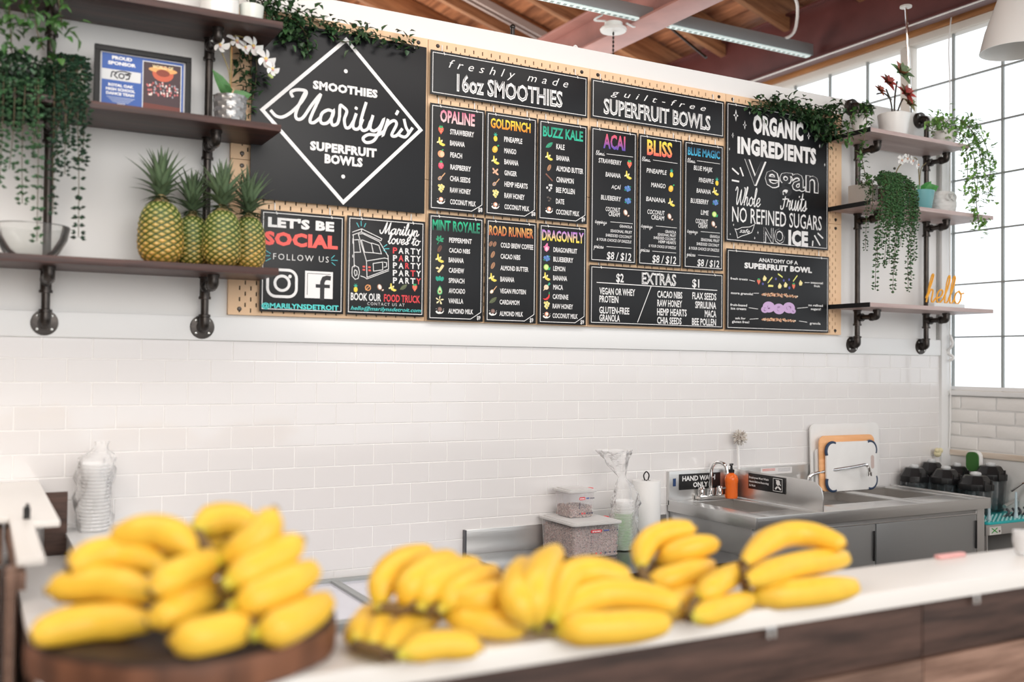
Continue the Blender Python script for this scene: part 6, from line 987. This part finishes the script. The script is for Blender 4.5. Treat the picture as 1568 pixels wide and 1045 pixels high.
t = thing('green_sponge', 'green and white scrubbing pad leaning behind the rightmost jars', 'sponge', (4.44, -.10, 1.19))
part('pad_body', MB().prism(rrect(-.25, -.17, 1.16, 1.27, .03), 4.405, 4.43, ax='x'), hook_m, t, .002); part('scouring_face', MB().prism(rrect(-.245, -.175, 1.165, 1.265, .028), 4.395, 4.4045, ax='x'), mat('scouring_green', (.04, .14, .03), .8), t)
solid('silk_flower', MB().sphere((4.34, -.045, 1.245), .020, 10).sphere((4.355, -.05, 1.26), .015, 10).sphere((4.33, -.05, 1.262), .014, 10), mat('cream_petal', (.72, .66, .42), .6), 'small cream coloured flower shape behind the blender lids', 'flower', (4.34, -.045, 1.235))
# ================================================================ LEFT PREP TABLE AND CONTAINERS
t = thing('prep_table', 'low stainless prep table with upstand behind the food containers', 'table', (2.05, -.3, .15))
zp = .93
part('table_top', MB().box(1.556, 2.552, -.585, -.012, zp-.045, zp), mat('dark_polished_steel', (.22, .22, .222), .16, metal=1, var=.1, vscale=3), t, .003)
part('upstand', MB().box(1.545, 2.555, -.016, -.009, zp-.03, 1.030), steel, t, .0015)
part('upstand_edge', MB().box(1.540, 1.548, -.030, -.009, zp-.03, 1.031), mat('dark_steel_edge', (.15, .15, .16), .4, metal=.8), t)
for x in (1.60, 2.50):
    for y in (-.54, -.06): part('leg', MB().tube([(x, y, .15), (x, y, zp-.045)], .02), steel, t)
part('under_shelf', MB().box(1.57, 2.54, -.57, -.03, .40, .42), steel_dark, t)
tub_m = clear('frosted_tub_plastic', (.96, .95, .96), .06, .20, .35, (.85, .84, .85)); lid_m = clear('frosted_lid_plastic', (.9, .9, .9), .1, .70, .3, (.80, .79, .78))
rg = random.Random(9); grain_m = mat('mixed_grain', (.5, .4, .35), .7, vcol=True)
def grains(t, x0, x1, y0, y1, z0, z1, n, seed):
    r = random.Random(seed); b = MB(); nx, ny = 10, 10; cols = [(.42, .33, .30), (.58, .46, .40), (.30, .22, .20), (.66, .56, .50), (.50, .30, .28), (.24, .2, .2)]
    b.col = (.46, .36, .33); b.box(x0+.003, x1-.003, y0+.003, y1-.003, z0, z1-.006)
    for k in range(n):
        f = k % 3; s = r.uniform(.003, .0055)
        c = (r.uniform(x0, x1), y0, r.uniform(z0, z1)) if f == 0 else ((x0, r.uniform(y0, y1), r.uniform(z0, z1)) if f == 1 else (r.uniform(x0, x1), r.uniform(y0, y1), z1-.004+r.uniform(-.002, .006)))
        b.col = r.choice(cols); c = Vector(c)+Vector((.002, .002, 0)); u = Vector((r.gauss(0, 1), r.gauss(0, 1), r.gauss(0, 1))).normalized()*s; v = u.orthogonal().normalized()*s*.6; w = u.cross(v).normalized()*s*.5
        b.add([c+u, c-u, c+v, c-v, c+w, c-w], [(0, 2, 4), (2, 1, 4), (1, 3, 4), (3, 0, 4), (2, 0, 5), (1, 2, 5), (3, 1, 5), (0, 3, 5)])
    part('dry_mix', b, grain_m, t, kind='stuff', ang=20)
def tub(x0, x1, y0, y1, z0, z1, taper, label, loc, fill, n, seed, rot=0.):
    t = thing('food_container', label, 'container', loc, 'stacked food containers')
    b = MB(); T_ = taper; r = .012
    def ring(x0, x1, y0, y1, z, rr=r):
        P = rrect(x0, x1, y0, y1, rr, 4); return [(a, c, z) for a, c in P]
    R1 = ring(x0+T_, x1-T_, y0+T_, y1-T_, z0+.001); R2 = ring(x0, x1, y0, y1, z1-.014); R3 = ring(x0-.006, x1+.006, y0-.006, y1+.006, z1-.012); n_ = len(R1)
    b.add(R1+R2+R3, [tuple(range(n_))]+[(k*n_+i, k*n_+(i+1) % n_, (k+1)*n_+(i+1) % n_, (k+1)*n_+i) for k in range(2) for i in range(n_)])
    part('tub', b, tub_m, t, ang=50)
    b = MB().prism(rrect(x0-.010, x1+.010, y0-.010, y1+.010, r+.006, 4), z1-.011, z1-.002, ax='z').prism(rrect(x0+.004, x1-.004, y0+.004, y1-.004, r, 4), z1-.002, z1+.001, ax='z')
    part('lid', b, lid_m, t, .0015)
    part('red_clip', MB().box(x1+.010, x1+.026, (y0+y1)/2-.012, (y0+y1)/2+.012, z1-.013, z1-.002), mat('red_plastic', (.75, .03, .04), .4), t, .002)
    grains(t, x0+T_*.7+.004, x1-T_*.7-.004, y0+T_*.7+.004, y1-T_*.7-.004, z0+.004, fill, n, seed)
    b = MB(); yl = y0-.0012; w = x1-x0; h = z1-z0
    b.col = (.72, .05, .07); b.xz(rrect(x0+w*.36, x0+w*.60, z1-.042, z1-.030, .005, 3), yl)
    lettering(b, 'araven', x0+w*.39, z1-.039, w*.18, .0055, yl-.0004, (.85, .8, .8), .03)
    b.col = (.08, .12, .35); b.xz([(x0+w*.64, z1-.038), (x0+w*.76, z1-.038), (x0+w*.76, z1-.033), (x0+w*.64, z1-.033)], yl)
    for k in range(3): b.col = (.08, .08, .12); b.xz(disc(x0+w*(.82+.06*k), z1-.036, .003, None, 6), yl)
    for k in range(6): b.col = (.1, .1, .14); b.xz(disc(x0+w*.37, z1-.055-k*(h-.09)/6, .0022, None, 6), yl); ribbon(b, [(x0+w*.40, z1-.055-k*(h-.09)/6), (x0+w*.60, z1-.055-k*(h-.09)/6)], .0006, yl, (.25, .25, .3))
    for k in range(6): b.col = ((.1, .1, .14), (.7, .08, .1), (.7, .08, .1), (.1, .1, .14), (.1, .1, .14), (.1, .1, .14))[k]; b.xz(disc(x0+w*(.38+.10*k), z0+.018, .0045, None, 6 if k % 2 else 4), yl)
    part('printed_label', b, print_m, t, ang=1)
    return t
tub(1.888, 2.108, -.290, -.035, zp, 1.072, .006, 'larger frosted tub full of grains, under the small one', (2.0, -.16, zp), 1.045, 2400, 1)
tub(1.936, 2.056, -.185, -.060, 1.0735, 1.188, .007, 'smaller frosted tub half full, stacked on the large tub', (1.99, -.12, 1.0735), 1.118, 1100, 2)
# bagged deli cups, paper towel
bag_m = clear('thin_clear_bag', (1, 1, 1), .10, .24, .22, (1, 1, 1), .5)
def bag(t, cx, cy, levels, seed, squash=.8):
    r = random.Random(seed); n = 30; b = MB(); vs = []; ph = [r.uniform(0, 6.28) for _ in range(6)]
    for j, (z, rad, dx) in enumerate(levels):
        for k in range(n):
            a = 2*PI*k/n; q = rad*(1+.13*math.sin(3*a+ph[0]+z*28)+.10*math.sin(7*a+ph[1]-z*61)+.07*math.sin(11*a+ph[2]+z*93)); vs.append((cx+dx+q*math.cos(a), cy+q*squash*math.sin(a), z))
    m = len(levels)-1; b.add(vs, [(j*n+k, j*n+(k+1) % n, (j+1)*n+(k+1) % n, (j+1)*n+k) for j in range(m) for k in range(n)])
    part('plastic_bag', b, bag_m, t, ang=70)
def lv(pts, k=4):
    P = catmull([(a, b_, c) for a, b_, c in pts], k); return [(p[0], p[1], p[2]) for p in P]
t = thing('bagged_cups', 'stack of greenish clear cups in a knotted plastic bag beside the tubs', 'cup stack', (2.20, -.19, zp))
for k in range(15):
    c_ = clear('green_tinted_cup', (.93, .98, .93), .1, .30, .15, (.66, .88, .60)) if k < 11 else clear('clear_cup', (.99, .99, .99), .05, .62, .15, (.97, .97, .97))
    part('cup', MB().lathe([(0, .002), (.036, .002), (.040, .014), (.042, .014), (.0425, .011)], (2.195, -.19, zp+.002+k*.0135), n=24), c_, t)
bag(t, 2.205, -.19, lv([(zp+.003, .048, 0), (zp+.10, .056, 0), (1.12, .060, .0), (1.17, .050, -.005), (1.215, .026, -.015), (1.235, .018, -.02), (1.26, .030, -.03), (1.31, .055, -.045), (1.345, .075, -.06)]), 3)
t = thing('paper_towel', 'white paper towel roll on a wire holder left of the sink', 'paper towel', (2.36, -.13, zp))
part('roll', MB().lathe([(.02, 0), (.060, 0), (.0615, .003), (.0615, .262), (.060, .265), (.02, .265), (.02, 0)], (2.36, -.125, zp+.008), n=36), mat('white_paper', (.80, .80, .79), .8, bump=.3, bscale=80), t)
part('holder', MB().lathe([(0, 0), (.075, 0), (.075, .006), (0, .007)], (2.36, -.125, zp+.0006)).tube([(2.36, -.125, zp), (2.36, -.125, 1.205)], .004, 8).tube(catmull([(2.352, -.125, 1.204), (2.346, -.125, 1.225), (2.36, -.125, 1.24), (2.374, -.125, 1.225), (2.368, -.125, 1.204)]), .003, 6), mat('black_wire', (.03, .03, .03), .35, metal=.6), t)
# ================================================================ FREEZER (refrigerated prep top)
t = thing('chest_cooler', 'low cooler with sliding glass lids and grey frame against the tiles', 'cooler', (.95, -.3, .15)); zc = .885; gf = mat('grey_aluminium_frame', (.36, .38, .38), .45, metal=.15)
part('cabinet_body', MB().box(.46, 1.54, -.60, -.012, .16, zc-.03), mat('pale_cooler_body', (.62, .63, .66), .4), t, .004)
part('frame', MB().box(.45, 1.545, -.045, -.010, zc-.03, zc+.004).box(.45, 1.545, -.625, -.575, zc-.05, zc).box(.45, .475, -.6, -.02, zc-.03, zc).box(1.52, 1.545, -.6, -.02, zc-.03, zc).box(.983, 1.012, -.574, -.046, zc-.03, zc+.0035), gf, t, .002)
for x0, x1 in ((.475, .985), (1.01, 1.52)):
    g = part('glass_lid', MB().box(x0, x1, -.575, -.045, zc-.012, zc-.006), mat('lid_glass', (.70, .71, .80), .04, spec=.9, coat=.5), t)
# left: white chest, cup stack, return counter
t = thing('white_chest', 'white lidded chest against the tiles at far left below the cups', 'chest', (.17, -.2, .9))
part('body', MB().box(.078, .30, -.42, -.012, 1.071, 1.125), pot_white, t, .004); part('lid', MB().box(.075, .303, -.425, -.010, 1.1255, 1.140), mat('frosty_white_lid', (.80, .81, .81), .25), t, .003)
part('latch', MB().tube(catmull([(.080, -.425, 1.112), (.083, -.432, 1.130), (.092, -.43, 1.132)]), .004, 6), black_plastic, t)
t = thing('sleeved_cups', 'tall stack of clear cups in a plastic sleeve against the tiles at left', 'cup stack', (.16, -.10, 1.14))
for k in range(19): part('cup', MB().lathe([(0, .002), (.040, .002), (.0455, .010), (.047, .012), (.047, .0085)], (.16, -.10, 1.141+k*.0115), n=24), clear('clear_cup', (.99, .99, .99), .05, .62, .15, (.97, .97, .97)), t)
bag(t, .16, -.10, lv([(1.142, .050, 0), (1.25, .0535, 0), (1.36, .054, 0), (1.385, .044, .005), (1.40, .028, .012), (1.415, .018, .018), (1.43, .022, .02)]), 8, 1.)
t = thing('return_counter', 'cream topped wooden counter running from the bar to the tiled wall at far left', 'counter', (-.02, -1.0, .15))
part('counter_top', MB().box(-.078, .45, -1.72, -.012, 1.03, 1.07), mat('brightened_laminate', (.93, .92, .90), .45), t, .006)  # whiter than the other tops, colour makes up for missing light
for k in range(8): part('side_plank', MB().box(-.060, -.045, -1.70+k*.21, -1.70+k*.21+.19, .16, 1.028), siding_light if k % 2 else siding_dark, t, .002)
part('carcass', MB().box(-.040, .40, -1.68, -.02, .16, 1.028), siding_dark, t)
t = thing('raised_shelf', 'raised cream slab against the tiles at far left with a narrow tongue toward the bar', 'shelf', (-.3, -.5, 1.07))
part('slab', MB().prism([(-.9, -.012), (-.9, -.80), (-.112, -.80), (-.118, -1.385), (-.066, -1.385), (-.063, -.905), (-.003, -.905), (.001, -.012)], 1.284, 1.30, ax='z'), cream_top, t, .003)
part('side_post', MB().box(-.137, -.120, -1.41, -1.36, .16, 1.283), siding_light, t)
part('back_panel', MB().box(-.9, -.125, -.80, -.79, .16, 1.17), siding_dark, t)
part('support_panel', MB().box(.014, .0795, -.112, -.098, 1.071, 1.271), siding_dark, t)
part('side_support', MB().box(-.30, -.24, -.70, -.05, .16, 1.271), siding_light, t)
part('side_support', MB().box(-.60, -.50, -.72, -.62, .16, 1.271), siding_dark, t)
part('brace', MB().box(-.118, -.10, -1.38, -.72, 1.235, 1.271), siding_light, t)
part('under_frame', MB().box(-.5, -.125, -.79, -.71, 1.18, 1.271), siding_light, t)
solid('table_clip', MB().box(-.083, -.067, -.86, -.845, 1.3005, 1.330).tube([(-.075, -.852, 1.33), (-.072, -.852, 1.338)], .004), mat('black_clip', (.015, .015, .015), .25), 'small black and chrome clip standing on the raised cream slab', 'clip', (-.075, -.852, 1.3005))
# ================================================================ SERVING LEDGE
zl = 1.22
t = thing('serving_counter', 'cream topped serving ledge on dark barn wood planks across the foreground', 'counter', (2., -2.0, .15))
part('counter_top', MB().box(-.02, 4.45, -2.105, -1.90, zl-.040, zl), cream_top, t, .006, loc=(2, -2, zl))
part('core_wall', MB().box(.0, 4.44, -2.045, -1.95, .16, zl-.041), siding_dark, t)
zz = [zl-.042, 1.046, .90, .75, .60, .45, .30, .16]
for j in range(7):
    x = -.0 if j % 2 else .55-.9
    cuts = [0., .38, 1.684, 2.6, 3.5, 4.44] if j % 2 == 0 else [0., 1.0, 1.68, 2.5, 3.3, 4.44]
    for i in range(5): part('front_plank', MB().box(cuts[i]+.0015, cuts[i+1]-.0015, -2.070-.006*(j % 2), -2.046, zz[j+1]+.002, zz[j]-.001), siding_dark if j == 0 else siding_light, t, .002)
for k, x in enumerate((1.217, 1.853)): [part('bracket_clip', MB().box(x+q, x+q+.009, -2.085, -2.071, 1.152, 1.176), chrome, t, .001) for q in (-.012, .003)]
# glassware blurred at the right end
t = thing('water_glass', 'clear rounded glass at the right edge of the serving ledge', 'glass', (2.13, -1.98, zl))
part('glass_body', MB().lathe([(0, .002), (.018, .002), (.022, .01), (.028, .035), (.027, .062), (.0255, .062), (.026, .035), (.020, .012), (0, .010)], (2.185, -1.98, zl+.0005)), clear('glassware', (.98, .98, .98), .2, .45, .05, (.97, .97, .97)), t)
solid('pink_card', MB().box(1.93, 2.03, -1.925, -1.908, zl+.0005, zl+.010), mat('pale_pink', (.80, .42, .40), .6), 'thin pale pink slip lying at the back edge of the serving ledge', 'card', (1.98, -1.915, zl), None, .002)
# ================================================================ WOOD SLICE AND BANANAS
t = thing('wood_slice', 'thick round wood slice board with bark edge under the left bananas', 'board', (.11, -1.915, zl))
n, m = 72, 8; b = MB(); vs = []; rg = random.Random(21); ph = [rg.uniform(0, 6) for _ in range(4)]
def rad(a): return .236*(1+.018*math.sin(3*a+ph[0])+.012*math.sin(5*a+ph[1])+.006*math.sin(13*a+ph[2])+.004*math.sin(29*a))
prof = [(0, .0005), (.97, .0005), (1.0, .006), (1.01, .03), (1.0, .052), (.975, .059), (0, .060)]
for f, z in prof:
    for k in range(n):
        a = 2*PI*k/n; q = rad(a)*f; vs.append((.11+q*math.cos(a), -1.915+q*math.sin(a), zl+z))
b.add(vs, [(j*n+k, j*n+(k+1) % n, (j+1)*n+(k+1) % n, (j+1)*n+k) for j in range(len(prof)-1) for k in range(n)])
for i, f in enumerate(b.f):
    if 2*n <= i < 5*n-n: b.mi[i] = 1
part('slab', b, [wood('dark_slice_top', (.02, .010, .006), (.06, .028, .016), .6, 2, 6, .2), mat('bark_edge', (.17, .070, .036), .6, var=.65, vscale=11, stretch=(1, 1, .25), bump=.5, bscale=60)], t)
ban_m = mat('banana_peel', (.9, .6, .05), .42, vcol=True, var=.05, vscale=30, sss=.05)
def banana(t, P, R, green, seed, stem_at0=True):
    r = random.Random(seed); C_ = catmull([Vector(P[0]), Vector(P[0]).lerp(Vector(P[1]), .5)+(Vector(P[1])-(Vector(P[0])+Vector(P[2]))/2)*.22, Vector(P[1]), Vector(P[1]).lerp(Vector(P[2]), .5)+(Vector(P[1])-(Vector(P[0])+Vector(P[2]))/2)*.22, Vector(P[2])], 5)
    n = len(C_); d0 = (C_[0]-C_[1]).normalized(); d1 = (C_[-1]-C_[-2]).normalized()
    pts = [C_[0]+d0*.016, C_[0]+d0*.008]+C_+[C_[-1]+d1*.007, C_[-1]+d1*.013]; N_ = len(pts); rs = []; cs = []
    for i in range(N_):
        u = i/(N_-1)
        rr = R*(.30+.70*min(1, (max(0, u-.06)/.24))**.75) if u < .30 else (R if u < .68 else R*(1-.62*((u-.68)/.32)**1.7))
        if u < .09: rr = R*.36
        if i >= N_-2: rr = R*.26
        rs.append(rr)
        y = (.90, .56, .055); g = (.50, .55, .04); br = (.10, .055, .03)
        w = max(0, 1-u/.22)*green; c = tuple(a*(1-w)+b_*w for a, b_ in zip(y, g))
        if u < .04 or i == N_-1: c = br
        cs.append(c)
    b = MB(); b.tube(pts, rs, 10, cols=cs)
    # five soft edges: push alternate ring vertices out
    for i in range(N_):
        for k in range(10):
            q = Vector(b.v[i*10+k]); c = pts[i]; b.v[i*10+k] = tuple(c+(q-c)*(1.05 if k % 2 == 0 else .955))
    return part('banana', b, ban_m, t, ang=80)
BUN = {
    'A': [[[0.036, -2.033, 1.308], [-0.039, -1.983, 1.305], [-0.116, -2.001, 1.301]], [[0.039, -2.013, 1.345], [-0.02, -1.943, 1.353], [-0.088, -1.912, 1.345]], [[0.067, -1.953, 1.372], [0.002, -1.905, 1.392], [-0.061, -1.928, 1.382]], [[0.106, -1.972, 1.395], [0.063, -1.932, 1.425], [-0.001, -1.904, 1.415]]],
    'B': [[[0.179, -1.786, 1.375], [0.131, -1.786, 1.375], [0.082, -1.84, 1.375]], [[0.167, -1.933, 1.37], [0.083, -2.041, 1.382], [0.033, -2.085, 1.37]], [[0.167, -1.938, 1.325], [0.084, -2.056, 1.335], [0.032, -2.084, 1.325]], [[0.172, -2.094, 1.305], [0.1, -2.145, 1.31], [0.055, -2.134, 1.305]]],
    'C': [[[0.223, -1.809, 1.385], [0.184, -1.815, 1.385], [0.137, -1.85, 1.385]], [[0.129, -1.886, 1.415], [0.175, -1.852, 1.425], [0.223, -1.882, 1.415]], [[0.145, -2.015, 1.39], [0.188, -2.035, 1.42], [0.217, -2.021, 1.455]], [[0.14, -2.073, 1.365], [0.193, -2.057, 1.385], [0.254, -2.035, 1.41]], [[0.148, -2.095, 1.335], [0.196, -2.098, 1.35], [0.276, -2.044, 1.365]], [[0.168, -2.146, 1.305], [0.218, -2.138, 1.313], [0.298, -2.044, 1.313]]],
    'D': [[[0.42, -1.969, 1.28], [0.456, -1.93, 1.325], [0.555, -1.866, 1.34]], [[0.456, -1.996, 1.285], [0.481, -1.99, 1.325], [0.583, -1.916, 1.335]], [[0.478, -2.02, 1.285], [0.521, -1.99, 1.315], [0.629, -1.918, 1.32]], [[0.511, -2.034, 1.28], [0.567, -2.008, 1.305], [0.666, -1.927, 1.302]], [[0.536, -1.989, 1.275], [0.571, -2.055, 1.293], [0.655, -2.021, 1.285]], [[0.528, -2.02, 1.26], [0.573, -2.072, 1.255], [0.634, -2.092, 1.245]]],
    'E': [[[0.348, -2.054, 1.243], [0.393, -1.958, 1.243], [0.45, -1.879, 1.243]], [[0.364, -2.084, 1.243], [0.42, -1.984, 1.243], [0.497, -1.874, 1.243]], [[0.376, -2.122, 1.243], [0.446, -2.021, 1.243], [0.534, -1.948, 1.243]], [[0.393, -2.141, 1.243], [0.455, -2.137, 1.249], [0.513, -2.159, 1.243]]],
    'F': [[[0.633, -2.124, 1.26], [0.609, -2.111, 1.31], [0.715, -1.959, 1.32]], [[0.644, -2.129, 1.26], [0.651, -2.108, 1.32], [0.788, -1.948, 1.335]], [[0.671, -2.13, 1.26], [0.771, -2.037, 1.31], [0.872, -2.067, 1.3]], [[0.69, -2.109, 1.25], [0.809, -2.08, 1.28], [0.914, -2.158, 1.27]], [[0.686, -2.116, 1.243], [0.76, -2.152, 1.243], [0.88, -2.173, 1.243]]],
    'G': [[[0.998, -1.94, 1.29], [1.055, -1.9, 1.335], [1.146, -1.915, 1.35]], [[1.069, -1.905, 1.285], [1.099, -1.949, 1.315], [1.17, -1.963, 1.325]], [[0.993, -1.966, 1.255], [1.036, -2.005, 1.275], [1.158, -1.963, 1.28]], [[0.908, -2.115, 1.243], [0.979, -2.073, 1.243], [1.089, -2.009, 1.243]]],
    'H': [[[1.002, -2.115, 1.26], [1.069, -2.098, 1.281], [1.214, -2.004, 1.275]], [[0.95, -2.165, 1.243], [1.037, -2.141, 1.243], [1.135, -2.108, 1.243]]],
    'I': [[[1.148, -2.082, 1.31], [1.338, -2.003, 1.34], [1.417, -2.08, 1.325]], [[1.119, -2.124, 1.285], [1.285, -2.078, 1.29], [1.46, -2.049, 1.285]], [[1.162, -2.088, 1.243], [1.259, -2.12, 1.247], [1.41, -2.119, 1.243]]]}
BL = dict(A='banana bunch at the left of the wood slice, stacked four high', B='banana bunch at the front centre of the wood slice', C='banana bunch at the right of the wood slice, tips pointing up right',
          D='upper fanned banana bunch just right of the wood slice', E='lower banana bunch lying flat under the fanned bunch', F='banana bunch in the middle of the ledge with its green crown facing out', G='banana bunch of four right of the green crown bunch',
          H='pair of bananas lying just left of the rightmost bunch', I='rightmost banana bunch, three stacked bananas')
GRNS = dict(A=.25, B=.6, C=.9, D=.7, E=.9, F=1., G=.8, H=.9, I=.2); RR = dict(A=.0275, B=.0265, C=.0285, D=.0265, E=.0235, F=.0285, G=.0265, H=.0245, I=.0285)
for key, bs in BUN.items():
    base = bs[-1][0]; t = thing('banana_bunch', BL[key], 'bananas', (base[0], base[1], (zl+.06 if key in 'ABC' else zl)), 'banana bunches on the serving ledge')
    cen = Vector((0, 0, 0))
    for q in bs: cen += Vector(q[0])
    cen /= len(bs); b = MB()
    for i, q in enumerate(bs): banana(t, q, RR[key]*random.uniform(.96, 1.05), GRNS[key], i)
    for q in bs:
        s_ = Vector(q[0]); d = (s_-Vector(q[1])).normalized(); e = s_+d*.012
        b.tube([s_+d*.004, e.lerp(cen, .6)+d*.006, cen+d*.004], [.0095, .010, .011], 8)
    part('crown', b, mat('banana_crown', (.36, .36, .05) if key not in 'AI' else (.18, .11, .04), .6), t)
# ---------------------------------------------------------------- drop the whole room to its floor datum
for o in list(C.objects):
    if o.parent is None and o.type not in ('CAMERA', 'LIGHT'): o.location.z += DZ
